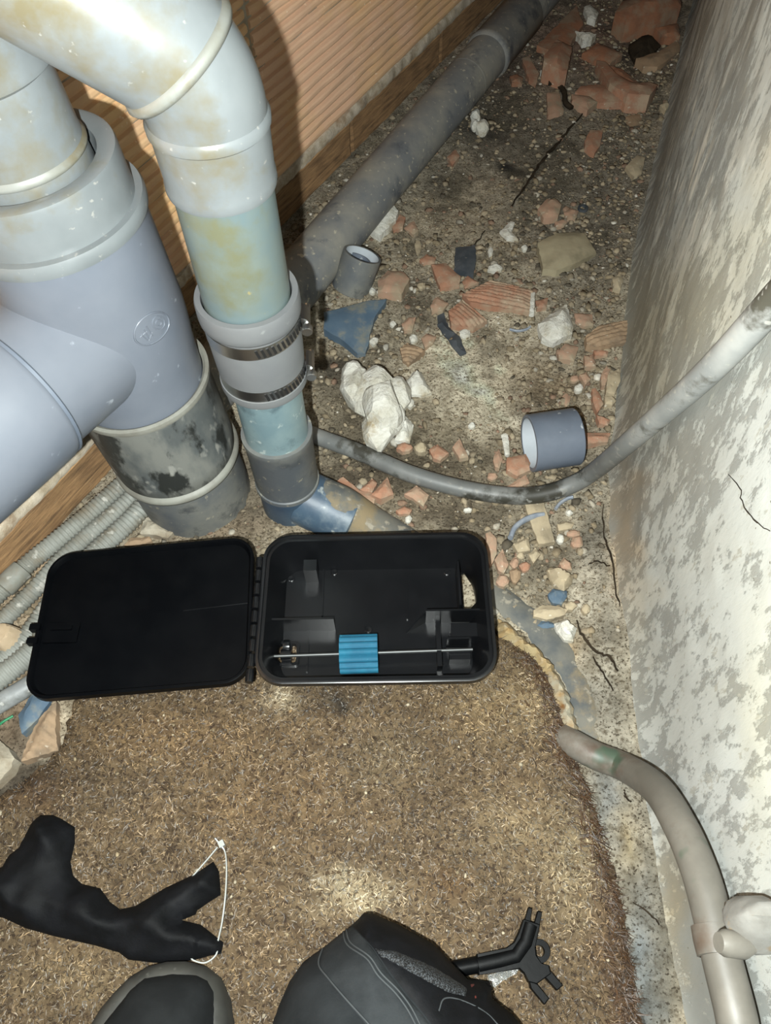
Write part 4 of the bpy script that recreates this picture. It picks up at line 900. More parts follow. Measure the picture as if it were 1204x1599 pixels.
D('dark_chip', 'chip', 'square blue black chip with pale streaks, mid floor', C4([(535, 110), (605, 100), (610, 150), (600, 205), (530, 190)]), 'darkchip', .010)
D('charred_stick', 'stick', 'black charred stick lying below the ribbed orange shards', C4([(470, 345), (495, 335), (510, 385), (550, 420), (576, 480), (552, 491), (500, 420), (470, 380)]), 'darkchip', .012, edge=.4)
D('flat_stone', 'stone', 'flat cream coloured stone, largest slab on the upper floor', C4([(830, 100), (900, 60), (1000, 55), (1045, 130), (980, 165), (900, 200), (850, 195)]), 'cream', .014, tilt=.05)
D('plaster_chip', 'stone', 'angular white stone right of the ribbed shards, near the wall', C4([(835, 380), (890, 335), (940, 305), (965, 385), (960, 410), (890, 445), (850, 425)]), 'plaster', .020, edge=.5, rough=.003)
D('ribbed_brick_shard', 'brick piece', 'ribbed tan brick shard leaning at the foot of the plaster wall', C4([(1005, 430), (1060, 390), (1165, 375), (1150, 455), (1060, 475), (1010, 460)]), 'terra_tan', .012, ribs=(c4(1005, 440), c4(1160, 400), .0066))
D('brick_chip', 'brick piece', 'pink clay chip below the angular white stone', C4([(905, 490), (930, 455), (980, 470), (965, 520), (910, 510)]), 'terra_pink', .010)
D('stone_chip', 'stone', 'sandy chip right of the angular white stone', C4([(965, 345), (1030, 350), (1035, 390), (1000, 395), (970, 375)]), 'terra_pink', .006)
D('brick_chip', 'brick piece', 'pink clay chip under the ribbed tan shard', C4([(1000, 505), (1030, 495), (1045, 530), (1005, 540)]), 'terra_pink', .008)
D('brick_chip', 'brick piece', 'narrow orange strip below the ribbed tan shard at the wall', C4([(1035, 480), (1090, 480), (1085, 500), (1040, 498)]), 'terra', .007)
# white plaster lump made of several crags
def crag(seed, c, rad, n=40):
    rg = random.Random(seed); bm = bmesh.new()
    for _ in range(n):
        v = Vector((rg.gauss(0, 1), rg.gauss(0, 1), rg.gauss(0, 1))).normalized(); bm.verts.new((c[0] + v.x * rad[0], c[1] + v.y * rad[1], max(c[2] + v.z * rad[2], c[3])))
    r = bmesh.ops.convex_hull(bm, input=bm.verts); bmesh.ops.delete(bm, geom=[g for g in set(r['geom_interior'] + r['geom_unused']) if isinstance(g, bmesh.types.BMVert)], context='VERTS')
    bm.verts.index_update(); o = ([np.array(v.co) for v in bm.verts], [tuple(v.index for v in f.verts) for f in bm.faces]); bm.free(); return o
def lumps(name, cat, label, items, mat):
    ps = []
    for i, (x, y, w, h, zz, dz) in enumerate(items):
        p = G(x, y, zz); q = P(x, y, p[2] + zz); s = 1.0 / 1300
        ps.append(crag(i + len(label), (q[0], q[1], p[2] + zz, p[2] - .003), (w * s / 2, h * s / 2 * 1.12, dz)))
    V, Fc = join(ps); return setp(obj(name, mesh_from(V, Fc), M[mat], loc=G(items[0][0], items[0][1])), label, cat)
lumps('plaster_lump', 'plaster', 'large craggy white plaster lump beside the slim waste pipe', [(*c4(165, 570), 40, 44, .020, .018), (*c4(180, 620), 56, 76, .018, .022), (*c4(250, 610), 58, 62, .026, .024), (*c4(275, 680), 66, 92, .026, .028), (*c4(325, 640), 46, 60, .016, .018), (*c4(262, 760), 56, 84, .016, .020), (*c4(225, 660), 60, 66, .018, .022), (*c4(300, 720), 46, 60, .016, .020)], 'plaster')
D('plaster_chip', 'stone', 'smooth white stone right of the large plaster lump', C4([(355, 590), (385, 550), (410, 550), (450, 625), (420, 635), (365, 630)]), 'plaster', .016, edge=.5, rough=.002)
D('plaster_chip', 'stone', 'white chip at the lower right of the large plaster lump', C4([(350, 705), (385, 745), (370, 800), (315, 800), (330, 740)]), 'plaster', .014, edge=.5, rough=.003)
D('plaster_chip', 'stone', 'small white pebble between the plaster lump and smooth white stone', blob(*c4(372, 668), 13, 16), 'plaster', .007)
D('plaster_chip', 'stone', 'white strip standing left of the grey coupling ring', C4([(700, 785), (725, 775), (732, 855), (715, 858)]), 'plaster', .008)
D('brick_shard', 'brick piece', 'orange clay piece at the lower left of the grey coupling ring', C4([(720, 870), (790, 855), (815, 910), (760, 935), (720, 915)]), 'terra', .010)
D('brick_shard', 'brick piece', 'pinkish clay wedge above the bent tube, below the coupling ring', C4([(715, 975), (790, 930), (803, 960), (740, 985)]), 'terra_pink', .007)
D('stone_chip', 'stone', 'tan oval pebble left of the clay wedge by the bent tube', blob(*c4(668, 935), 18, 12), 'terra_pink', .007)
D('brick_chip', 'brick piece', 'upright pinkish chip below the white strip', blob(*c4(688, 872), 16, 28), 'terra_pink', .009)
D('brick_shard', 'brick piece', 'large orange shard below the bent tube beside the waste pipe', C4([(75, 985), (130, 945), (190, 990), (245, 1000), (240, 1065), (190, 1060)]), 'terra', .012, tilt=.1)
D('brick_chip', 'brick piece', 'orange chip wedged between two shards below the bent tube', C4([(190, 985), (235, 945), (252, 960), (230, 1002)]), 'terra', .010)
D('brick_shard', 'brick piece', 'orange shard with white tip below the bent tube', C4([(232, 1010), (290, 940), (312, 1000), (265, 1022)]), 'terra', .014, tilt=.15)
D('brick_shard', 'brick piece', 'pale pink shard below the bent tube, right of the orange shards', C4([(350, 1000), (395, 970), (440, 1005), (420, 1045), (380, 1015)]), 'terra_pink', .010)
D('brick_chip', 'brick piece', 'little orange chip below the orange shards, nearest the case', C4([(320, 1060), (350, 1042), (378, 1055), (370, 1072), (330, 1072)]), 'terra', .007)
D('brick_shard', 'brick piece', 'clay chip just above the bent tube, right of the plaster lump', C4([(440, 840), (470, 820), (512, 850), (480, 880), (455, 870)]), 'terra', .009)
D('brick_shard', 'brick piece', 'pointed pinkish chip above the bent tube at mid floor', C4([(525, 830), (550, 798), (582, 868), (550, 872)]), 'terra_pink', .009)
D('stone_chip', 'stone', 'pale grey pebble at the foot of the plaster lump', blob(*c4(410, 832), 20, 18), 'stone', .009)
D('brick_chip', 'brick piece', 'orange chip touching the foot of the plaster lump', blob(*c4(352, 830), 24, 15), 'terra', .007)
D('brick_shard', 'brick piece', 'tan grooved clay shard left of the charred stick', C4([(335, 475), (360, 455), (425, 480), (365, 535), (345, 520)]), 'terra_tan', .009, ribs=(c4(335, 480), c4(425, 490), .006))
D('brick_chip', 'brick piece', 'pink chip directly left of the charred stick', C4([(412, 435), (430, 420), (465, 430), (455, 455), (425, 472)]), 'terra_pink', .008)
D('brick_chip', 'brick piece', 'pink chip above the charred stick', C4([(445, 320), (465, 285), (510, 310), (490, 340), (450, 345)]), 'terra_pink', .009)
D('brick_chip', 'brick piece', 'buff chip right of the blue triangular shard', C4([(340, 385), (365, 362), (392, 360), (380, 405), (350, 410)]), 'terra_pink', .007)
for (x, y, w_, h_), lb in zip(((662, 122, 9, 13), (680, 180, 24, 13), (240, 445, 14, 13), (384, 435, 13, 12), (585, 392, 14, 14), (568, 418, 20, 16), (594, 750, 11, 8), (580, 1055, 15, 8), (365, 1088, 11, 12), (235, 263, 10, 10), (310, 384, 11, 8), (412, 245, 14, 12), (400, 105, 10, 22), (785, 108, 10, 8)),
        ('white oval pebble right of the dark square chip', 'flat white pebble above the longest ribbed shard', 'white pebble below the blue triangular shard', 'white pebble between blue shard and charred stick', 'upper white crumb at the tip of the small ribbed shard', 'lower white crumb beside the charred stick', 'little white pebble between plaster lump and coupling ring', 'white pebble below the bent tube at mid floor', 'white crumb nearest the case below the bent tube', 'white crumb beside the coupling ring under the drain pipe', 'white crumb right of the blue shard tip', 'buff pebble below the dark drain pipe, right of the pink lump', 'pale upright chip left of the dark square chip', 'white crumb left of the flat cream stone')):
    D('pebble', 'pebble', lb, blob(*c4(x, y), w_, h_), 'plaster' if 'white' in lb else 'stone', .006)
D('plaster_chip', 'stone', 'white V shaped chip above the flat pebble, left of the cream stone', C3([(695, 840), (735, 800), (750, 805), (738, 838), (762, 865), (722, 862)]), 'plaster', .008)
lumps('plaster_lump', 'plaster', 'knobbly white lump beside the drain pipe on the upper floor', [(480 + 610 / 2.3154, 425 / 2.3154, 26, 24, .010, .014), (480 + 632 / 2.3154, 465 / 2.3154, 30, 28, .010, .015), (480 + 605 / 2.3154, 455 / 2.3154, 18, 24, .008, .010)], 'plaster')
D('brick_chip', 'brick piece', 'orange chip close to the drain pipe on the upper floor', C3([(505, 570), (535, 540), (550, 565), (525, 600)]), 'terra', .009)
D('brick_chip', 'brick piece', 'orange smear of clay below the drain pipe, above the pink lump', C3([(405, 940), (430, 920), (465, 930), (460, 955), (420, 955)]), 'terra', .006)
# upper right heap
D('brick_shard', 'brick piece', 'flat reddish panel of broken brick beside the pipe socket', C5([(165, 210), (340, 40), (370, 120), (315, 200), (245, 235)]), 'terra_red', .014, tilt=.05)
D('brick_shard', 'brick piece', 'hollow brick corner with a white plaster edge in the heap', C5([(190, 290), (250, 195), (320, 220), (295, 350), (270, 355), (190, 315)]), 'terra', .030, tilt=.15)
D('plaster_chip', 'stone', 'white plaster edge below the hollow brick corner', C5([(182, 315), (205, 308), (285, 350), (275, 368), (215, 345)]), 'plaster', .018)
D('brick_shard', 'brick piece', 'narrow orange shard between pipe socket and hollow brick corner', C5([(100, 260), (130, 250), (175, 330), (160, 385), (130, 360)]), 'terra', .012)
D('brick_chip', 'brick piece', 'small orange chip against the pipe below its socket', C5([(45, 340), (75, 330), (105, 345), (100, 375), (55, 370)]), 'terra_red', .010)
D('brick_shard', 'brick piece', 'dull clay slab behind the long curved shard', C5([(365, 240), (430, 200), (545, 250), (490, 285), (430, 275)]), 'terra_red', .016, tilt=.1)
D('curved_brick_shard', 'brick piece', 'long curved orange shard with hollow, by the plaster wall', C5([(430, 275), (470, 280), (510, 345), (580, 395), (660, 395), (692, 408), (655, 462), (560, 455), (480, 400), (455, 340)]), 'terra', .024, tilt=.1)
D('brick_shard', 'brick piece', 'dark red slab cradled in the long curved shard', C5([(475, 290), (540, 310), (610, 365), (640, 390), (580, 392), (515, 345)]), 'terra_red', .014)
D('brick_shard', 'brick piece', 'flat orange piece left of the long curved shard', C5([(360, 385), (440, 378), (500, 398), (590, 452), (440, 460), (335, 412)]), 'terra', .014)
D('brick_chip', 'brick piece', 'buff pointed piece below the flat orange piece', C5([(320, 420), (400, 430), (435, 455), (390, 492), (322, 452)]), 'terra_pink', .012)
D('broken_brick', 'brick', 'dark brown broken brick at the far end of the floor', C5([(510, 75), (540, 20), (800, -20), (800, 45), (700, 80), (560, 110)]), 'terra_red', .05)
D('brick_chip', 'brick piece', 'pinkish chip with white fleck beside the dark curved scrap', C5([(208, 415), (262, 405), (285, 490), (215, 515)]), 'terra_pink', .010)
D('dark_lump', 'stone', 'near black lump in the upper right heap', C5([(578, 180), (640, 145), (720, 185), (690, 215), (610, 262), (585, 225)]), 'crack', .022, edge=.4)
D('plaster_chip', 'stone', 'white chip topmost in the heap beside the pipe end', C5([(375, 35), (400, 22), (440, 60), (425, 95), (390, 80)]), 'plaster', .014)
D('plaster_chip', 'stone', 'white jagged chip on the flat reddish panel', C5([(335, 142), (370, 150), (430, 155), (410, 172), (370, 182)]), 'plaster', .016)
D('plaster_chip', 'stone', 'white strip lying in front of the dark broken brick', C5([(560, 118), (600, 102), (640, 100), (652, 118), (575, 132)]), 'plaster', .012)
D('brick_shard', 'brick piece', 'grey brown slab right of the near black lump', C5([(605, 262), (700, 235), (790, 180), (800, 230), (700, 300), (640, 295)]), 'terra_tan', .014)
D('brick_shard', 'brick piece', 'brown slab at the wall behind the near black lump', C5([(690, 130), (790, 110), (800, 165), (730, 175)]), 'terra_red', .018)
D('brick_shard', 'brick piece', 'oval orange shard alone on the upper floor right of the groove', C5([(378, 625), (402, 580), (460, 575), (445, 650), (420, 682), (378, 652)]), 'terra', .010)
D('brick_shard', 'brick piece', 'rounded pink lump above the flat cream stone', C5([(170, 930), (210, 885), (250, 885), (275, 910), (260, 962), (195, 970)]), 'terra_pink', .012)
D('brick_chip', 'brick piece', 'pink chip between the rounded lump and the cream stone', C5([(245, 985), (280, 972), (302, 985), (285, 1005), (252, 1008)]), 'terra_pink', .007)
D('brick_chip', 'brick piece', 'buff chip right of the rounded pink lump', C5([(285, 945), (315, 925), (350, 935), (335, 980), (300, 975)]), 'terra_pink', .008)
D('stone_chip', 'stone', 'pale crumbled stone near the wall, right of the oval orange shard', C5([(560, 740), (610, 690), (645, 700), (630, 770), (590, 790)]), 'stone', .010)
D('stone_chip', 'stone', 'pale chip right of the flat cream stone by the wall', C5([(500, 1240), (530, 1215), (550, 1240), (535, 1290), (505, 1275)]), 'stone', .010)
D('stone_chip', 'stone', 'grey stone at the wall foot beyond the oval orange shard', C5([(712, 470), (740, 448), (755, 470), (735, 495)]), 'stone', .014)
D('brick_chip', 'brick piece', 'faded clay patch near the wall above the oval orange shard', C5([(555, 520), (620, 505), (640, 545), (570, 565)]), 'terra_tan', .006)
V, Fc = tube(spline([G(*p) + np.array([0, 0, .004]) for p in C5([(215, 378), (255, 385), (285, 420), (290, 465), (318, 490)])], 5), .0045, 10)
setp(obj('rubber_scrap', mesh_from(V, Fc), M['crack'], loc=G(875, 145), smooth=60), 'dark curved rubber scrap between the brick shards', 'scrap')
V, Fc = lathe([(.0045, 0), (.0075, 0), (.0075, .004), (.0045, .004)], G(*C5([(368, 932)])[0]) + np.array([0, 0, .001]), (0, 0, 1), 16, close=True)
setp(obj('small_washer', mesh_from(V, Fc), M['darkchip'], loc=G(*C5([(368, 932)])[0])), 'tiny dark washer right of the rounded pink lump', 'washer')
# beside the coupling ring and along the right wall
D('brick_shard', 'brick piece', 'bright orange sliver standing at the wall above the coupling ring', C6([(410, 362), (425, 358), (445, 390), (460, 430), (432, 472), (415, 420)]), 'terra', .012)
D('brick_chip', 'brick piece', 'bright orange chip at the wall right of the coupling ring', C6([(430, 480), (455, 485), (492, 502), (480, 525), (442, 515)]), 'terra', .010)
D('brick_shard', 'brick piece', 'long orange splinter behind the coupling ring', C6([(345, 562), (430, 560), (490, 562), (480, 598), (380, 612)]), 'terra', .010, ribs=(c6(370, 580), c6(490, 575), .008))
D('brick_chip', 'brick piece', 'pink block between white stone and the bright orange sliver', C6([(375, 215), (420, 230), (427, 265), (380, 265)]), 'terra_pink', .010)
D('flat_stone', 'stone', 'upright beige slab against the wall above the coupling ring', C6([(480, 300), (530, 275), (535, 330), (510, 385), (470, 385)]), 'stone', .012)
D('brick_chip', 'brick piece', 'long buff chip left of the upright beige slab', C6([(450, 300), (475, 260), (490, 275), (470, 345), (452, 350)]), 'terra_pink', .009)
D('stone_chip', 'stone', 'tan pebble left of the buff chips above the coupling ring', blob(*c6(335, 316), 14, 12), 'terra_pink', .006)
D('brick_chip', 'brick piece', 'buff block next to the tan pebble above the coupling ring', C6([(355, 300), (385, 288), (405, 320), (380, 345)]), 'terra_pink', .008)
D('pebble', 'pebble', 'white pebble above the coupling ring lying on its side', blob(*c6(352, 355), 14, 13), 'plaster', .007)
D('flat_stone', 'stone', 'beige lump below the upright slab at the wall', C6([(465, 400), (500, 392), (518, 415), (500, 435), (468, 430)]), 'stone', .010)
D('stone_chip', 'stone', 'tan chip above the coupling ring, left of the orange sliver', blob(*c6(296, 412), 15, 20), 'terra_pink', .005)
D('flat_stone', 'stone', 'long flat beige slab between the bent tube and the case', C6([(110, 870), (195, 868), (247, 1045), (172, 1052), (140, 965)]), 'stone', .008, edge=.9)
D('stone_chip', 'stone', 'angular beige stone right of the case, below the plastic arc', C6([(60, 1050), (128, 1018), (137, 1080), (80, 1088)]), 'stone', .010)
D('stone_chip', 'stone', 'kite shaped beige stone right of the case', C6([(130, 1100), (158, 1068), (182, 1095), (150, 1138)]), 'stone', .010)
D('brick_chip', 'brick piece', 'pink stone upper of two against the case corner', CT([(1085, 95), (1105, 88), (1132, 120), (1135, 190), (1105, 245), (1092, 200)]), 'terra_pink', .012)
D('brick_chip', 'brick piece', 'pink stone lower of two against the case corner', CT([(1125, 215), (1160, 165), (1187, 235), (1165, 277), (1140, 260)]), 'terra_pink', .012)
D('pebble', 'pebble', 'round buff pebble below the pink stones at the case', blob(*CT([(1162, 308)])[0], 21, 20), 'terra_pink', .009)
D('pebble', 'pebble', 'tan pebble among the stones right of the case, upper left', blob(*c6(65, 1132), 14, 17), 'terra_pink', .008)
D('pebble', 'pebble', 'tan oblong pebble right of the round buff pebble', blob(*c6(70, 1190), 20, 24), 'terra_tan', .009)
D('pebble', 'pebble', 'orange tan pebble below the kite shaped stone', blob(*c6(112, 1150), 17, 16), 'terra', .008)
D('pebble', 'pebble', 'small tan pebble left of the kite shaped stone', blob(*c6(95, 1100), 13, 10), 'stone', .006)
D('brick_chip', 'brick piece', 'orange tan stone above the knobbly beige stone near the wall', blob(*c6(345, 1040), 20, 18), 'terra_pink', .008)
D('brick_chip', 'brick piece', 'pinkish chip left of the orange tan stone, below the bent tube', blob(*c6(330, 1003), 22, 12), 'terra_pink', .006)
D('flat_stone', 'stone', 'flat pale stone below the bent tube near the wall', C6([(255, 962), (290, 950), (332, 955), (320, 980), (262, 992)]), 'stone', .008)
D('pebble', 'pebble', 'white pebble below the flat pale stone', blob(*c6(270, 1024), 12, 15), 'plaster', .007)
D('pebble', 'pebble', 'white crumb under the bent tube bend near the wall', blob(*c6(310, 908), 11, 8), 'plaster', .006)
D('rough_stone', 'stone', 'knobbly beige stone, largest right of the case', C6([(215, 1160), (260, 1150), (330, 1180), (325, 1215), (285, 1257), (240, 1215)]), 'stone', .016, edge=.45, rough=.003)
D('stone_chip', 'stone', 'orange beige chip on top of the knobbly beige stone', C6([(265, 1135), (285, 1112), (315, 1135), (322, 1165), (275, 1158)]), 'terra_pink', .010)
D('blue_lump', 'lump', 'dark blue smudged lump below the knobbly beige stone', blob(*c6(258, 1282), 34, 24), 'bluechip', .009)
D('flat_stone', 'stone', 'long oval pale stone above the buried pipe', C6([(150, 1345), (190, 1322), (260, 1325), (302, 1342), (290, 1365), (210, 1387), (150, 1372)]), 'stone', .012)
D('pebble', 'pebble', 'beige pebble at the right end of the long oval stone', blob(*c6(315, 1322), 20, 14), 'stone', .007)
D('blue_lump', 'lump', 'small blue scrap between the oval stone and the white stone', blob(*c6(208, 1408), 28, 13), 'bluechip', .007)
D('plaster_chip', 'stone', 'bright white stone beside the buried pipe near the wall', C6([(245, 1395), (300, 1375), (347, 1415), (330, 1475), (290, 1470), (255, 1425)]), 'plaster', .014, edge=.5, rough=.003)
D('pebble', 'pebble', 'beige pebble at the right of the dark blue lump', blob(*c6(385, 1335), 14, 16), 'stone', .006)
# left corner
D('plastic_shard', 'shard', 'dusty blue shard at the left edge below the lid', CL([(80, 870), (140, 775), (225, 790), (160, 890), (95, 948)]), 'bluechip', .012)
D('brick_shard', 'brick piece', 'pale ribbed clay shard at the left below the case lid', CL([(250, 815), (243, 930), (252, 1020), (95, 1067), (100, 1038), (150, 930), (190, 870)]), 'terra_tan', .016, ribs=(CL([(150, 930)])[0], CL([(245, 1000)])[0], .0075), tilt=.08)
D('plaster_lump', 'stone', 'cream lump resting on the conduits at the left edge', CL([(-30, 510), (25, 475), (80, 480), (103, 505), (80, 560), (30, 602), (-30, 600)]), 'cream2', .034, edge=.35)
D('rubble_chunk', 'stone', 'rough grey chunk at the left edge beside the mat', CL([(-60, 1000), (0, 975), (40, 1010), (68, 1055), (40, 1110), (-20, 1170), (-80, 1160)]), 'mortar', .022, rough=.005)
D('mortar_lump', 'mortar', 'pale mortar lump at the foot of the thick pipe', CL([(600, 95), (612, 40), (640, 20), (690, 50), (740, 88), (720, 112), (660, 100)]), 'mortar', .012, rough=.003)
D('mortar_chip', 'mortar', 'small sandy mortar lump between thick pipe and case lid', CL([(530, 140), (560, 110), (640, 105), (650, 125), (580, 145)]), 'terra_tan', .008)

# ------------------------------------------------------------------ plastic pipe offcuts
def ring_thing(name, label, org, axis, ro, ri, L, mat, inner=None):
    root = setp(empty(name, org), label, 'pipe coupling')
    V, Fc = lathe([(ri, 0), (ri + .0004, 0), (ro - .0006, 0), (ro, .0008), (ro, L - .0008), (ro - .0006, L), (ri, L), (ri, L * .52), (ri - .0018, L * .5), (ri - .0018, L * .47), (ri, L * .45)], org, axis, 48, close=True)
    obj('sleeve', mesh_from(V, Fc), M[mat], root, smooth=35)
    V, Fc = lathe([(ri - .0003, .0005), (ri - .0003, L - .0005)], org, axis, 48); obj('inner_face', mesh_from(V, Fc), M['pvc_inside'], root, smooth=60)
    return root
p0, p1 = P(826, 693, .032), P(880, 685, .032); axr = p1 - p0; axr /= np.linalg.norm(axr)
gzr = float(fz(p0[0], p0[1])); p0[2] = gzr + .0325 
ring_thing('pipe_coupling', 'short blue grey pipe coupling lying on its side near the wall', p0, axr, .0325, .0285, .054, 'pvc_ring')
p2 = G(547, 450); p2[2] -= .002; ax2 = P(568, 392, .050) - p2; ax2 /= np.linalg.norm(ax2)
r2_ = ring_thing('pipe_coupling', 'grey pipe coupling standing tilted beside the dark drain pipe', p2, ax2, .0262, .0232, .052, 'pvc_dark')
V, Fc = lathe([(.0150, .02), (.0165, .02), (.0165, .047), (.0150, .047)], p2 + np.array([-.004, -.002, 0]), ax2, 28, (math.radians(-100), math.radians(120)), close=True); obj('inner_ring', mesh_from(V, Fc), M['pvc_ring'], r2_, smooth=40)
def arc_piece(label, pts, r, z):
    V, Fc = tube(spline([G(*p) + np.array([0, 0, z]) for p in pts], 6), r, 10, True, 1.6)
    setp(obj('pipe_rim_offcut', mesh_from(V, Fc), M['pvc_ring2'], loc=G(*pts[1]), smooth=50), label, 'plastic offcut')
arc_piece('larger curved grey plastic rim offcut right of the case', C6([(45, 1035), (65, 990), (105, 958), (150, 940), (190, 935)]), .0030, .006)
arc_piece('smaller curved grey plastic rim offcut by the bent tube', C6([(245, 905), (265, 880), (295, 860), (322, 852)]), .0020, .005)
arc_piece('thin curved blue grey rim sliver left of the angular white stone', C4([(730, 412), (760, 418), (790, 412), (805, 402)]), .0014, .004)

# ------------------------------------------------------------------ black cloth glove, cable tie
gpx = [(-45, 1425), (-50, 1370), (0, 1352), (11, 1333), (26, 1322), (44, 1286), (60, 1271), (79, 1271), (93, 1277), (113, 1290), (113, 1315), (106, 1344), (110, 1366), (124, 1379), (153, 1386), (168, 1407), (184, 1419), (208, 1414), (256, 1385), (303, 1363), (331, 1344), (340, 1359), (343, 1396), (325, 1407), (305, 1421), (303, 1427), (281, 1436), (311, 1443), (347, 1471), (343, 1489), (325, 1492), (303, 1498), (274, 1503), (238, 1503), (197, 1498), (183, 1487), (146, 1476), (80, 1461), (37, 1449), (0, 1432)]
gp = [P(x, y, MATZ + .008)[:2] for x, y in gpx]
def glove_z(x, y, d):
    wr = .5 + .5 * np.sin((x * .55 + y * .85) * 150 + 9 * fbm(x * 16, y * 16, 0.0, 14, 3))
    return MATZ + .003 + .017 * np.sqrt(np.clip(d / .022, 0, 1)) * (.72 + .45 * fbm(x * 26, y * 26, 0.0, 16, 3)) + .0075 * wr ** 2 * sstep(0, .014, d)
V, Fc = hf_solid(gp, glove_z, MATZ + .002, .0032)
setp(obj('black_cloth', mesh_from(V, Fc), M['cloth'], loc=P(180, 1440, MATZ), smooth=70), 'crumpled black cloth sleeve with forked end on the mat', 'cloth')
def strap(pts, wd, th):
    path = spline(pts, 6); V, Fc = [], []; up = np.array([0, 0, 1.0])
    for i, p in enumerate(path):
        t = path[min(i + 1, len(path) - 1)] - path[max(i - 1, 0)]; t /= np.linalg.norm(t); s = np.cross(t, up); s /= np.linalg.norm(s)
        for a, b in ((-1, -1), (1, -1), (1, 1), (-1, 1)): V.append(p + s * a * th / 2 + up * b * wd / 2)
    for i in range(len(path) - 1):
        for k in range(4): Fc.append((4 * i + k, 4 * i + (k + 1) % 4, 4 * i + 4 + (k + 1) % 4, 4 * i + 4 + k))
    Fc += [(3, 2, 1, 0), tuple(range(len(V) - 4, len(V)))]
    return V, Fc
tz = MATZ + .0045
tie = setp(empty('cable_tie', P(345, 1330, MATZ)), 'thin white looped cable tie beside the black cloth', 'cable tie')
V, Fc = strap([P(x, y, z) for x, y, z in ((336, 1309, tz + .002), (345, 1320, tz + .001), (352, 1332, tz), (354, 1360, tz + .004), (352, 1400, tz + .006), (347, 1440, tz + .004), (341, 1468, tz), (338, 1490, tz), (322, 1503, tz), (306, 1501, tz), (297, 1494, tz), (278, 1465, tz), (262, 1430, tz), (282, 1392, tz), (325, 1341, tz), (340, 1323, tz))], .0018, .0010)
obj('strap', mesh_from(V, Fc), M['tie'], tie, smooth=40)
h = P(346, 1318, tz); t2 = P(350, 1330, tz) - P(340, 1308, tz); t2 /= np.linalg.norm(t2)
V, Fc = box(h, (.0026, .0024, .0024), t2, np.cross((0, 0, 1), t2)); bm_ = mesh_from(V, Fc); obj('head', bm_, M['tie'], tie)

# ------------------------------------------------------------------ black forked plastic part and clear scrap
def up_prism(pts, z0, z1, ins=.0008):
    pw = [P(x, y, (z0 + z1) / 2)[:2] for x, y in pts]; c = np.mean(pw, 0)
    a = sum(p[0] * q[1] - q[0] * p[1] for p, q in zip(pw, pw[1:] + pw[:1]))
    if a < 0: pw = pw[::-1]
    sh = [tuple(c + (p - c) * (1 - ins / max(np.linalg.norm(p - c), .002))) for p in pw]; pw = [tuple(p) for p in pw]
    return rings([(pw, z0), (pw, z1 - ins), (sh, z1)])
fk = setp(empty('forked_bracket', P(815, 1490, MATZ)), 'black forked plastic bracket lying on the mat beside the knee', 'bracket')
z0 = MATZ + .001
def fpart(nm, pts, a, b):
    V, Fc = up_prism(CK(pts), z0 + a, z0 + b); return obj(nm, mesh_from(V, Fc), M['black_tool'], fk, smooth=25)
fpart('body', [(795, 395), (900, 372), (930, 350), (948, 315), (965, 268), (1022, 288), (1006, 368), (1010, 400), (1030, 430), (1055, 437), (1062, 465), (1012, 502), (983, 495), (968, 465), (948, 447), (880, 458), (802, 470)], 0, .012)
V, Fc = tube([P(*p, z0 + .013) for p in CK([(803, 432), (880, 415), (940, 400), (975, 350), (994, 285)])], .005, 12, True, .5); obj('ridge', mesh_from(V, Fc), M['black_tool'], fk, smooth=60)
V, Fc = tube([P(*p, z0 + .006) for p in CK([(690, 452), (740, 443), (800, 432)])], .006, 14); obj('shaft', mesh_from(V, Fc), M['black_tool'], fk, smooth=50)
for pts in ([(968, 278), (983, 225), (996, 229), (988, 280)], [(1004, 284), (1017, 238), (1031, 242), (1022, 291)]): fpart('upper_prong', pts, .002, .010)
for pts in ([(985, 490), (1012, 500), (1056, 555), (1041, 576), (990, 515)], [(1040, 440), (1062, 455), (1106, 508), (1086, 525), (1042, 478)]): fpart('lower_prong', pts, .001, .010)
ey = P(*CK([(1022, 383)])[0], z0 + .005); V, Fc = lathe([(.0042, -.004), (.0082, -.004), (.0086, 0), (.0082, .004), (.0042, .004)], ey, (0, 0, 1), 24, close=True); obj('eyelet', mesh_from(V, Fc), M['black_tool'], fk, smooth=40)
cp_ = [P(x, y, MATZ + .003)[:2] for x, y in CK([(835, 470), (900, 452), (948, 448), (940, 465), (890, 490), (862, 515), (845, 505)])]
V, Fc = hf_solid(cp_, lambda x, y, d: MATZ + .0035 + .004 * fbm(x * 150, y * 150, 0.0, 4, 2), lambda x, y: MATZ + .0025 + .004 * fbm(x * 150, y * 150, 0.0, 4, 2), .003)
setp(obj('clear_film', mesh_from(V, Fc), M['clear'], loc=P(785, 1525, MATZ), smooth=60), 'scrap of clear plastic film under the forked bracket', 'plastic film')

# ------------------------------------------------------------------ the person kneeling behind the camera
leg_px = CK([(45, 660), (70, 580), (110, 490), (160, 420), (230, 370), (300, 318), (360, 265), (385, 238), (420, 240), (520, 285), (640, 350), (720, 430), (770, 480), (850, 490), (862, 555), (930, 605), (970, 655)])
lp_ = [tuple(P(x, y, .045)[:2]) for x, y in leg_px]
leg_poly = lp_ + [(.085, -.06), (.080, -.14), (.07, -.36), (-.10, -.36), (-.105, -.14), (-.102, -.06)]
def leg_z(x, y, d=None):
    d = np.maximum(pdist(x, y, leg_poly), 0) if d is None else d
    t = np.clip(d / .075, 0, 1)
    return .030 + .098 * np.sqrt(np.clip(1 - (1 - t) ** 2, 0, 1)) + np.clip(-np.asarray(y) - .01, 0, .4) * .42 + (fbm(x * 24, y * 24, 0.0, 44, 3) - .5) * .010
person = setp(empty('person', (-.06, -.2, MATZ)), 'kneeling person in dark work trousers, only knee and shoe toe showing', 'person')
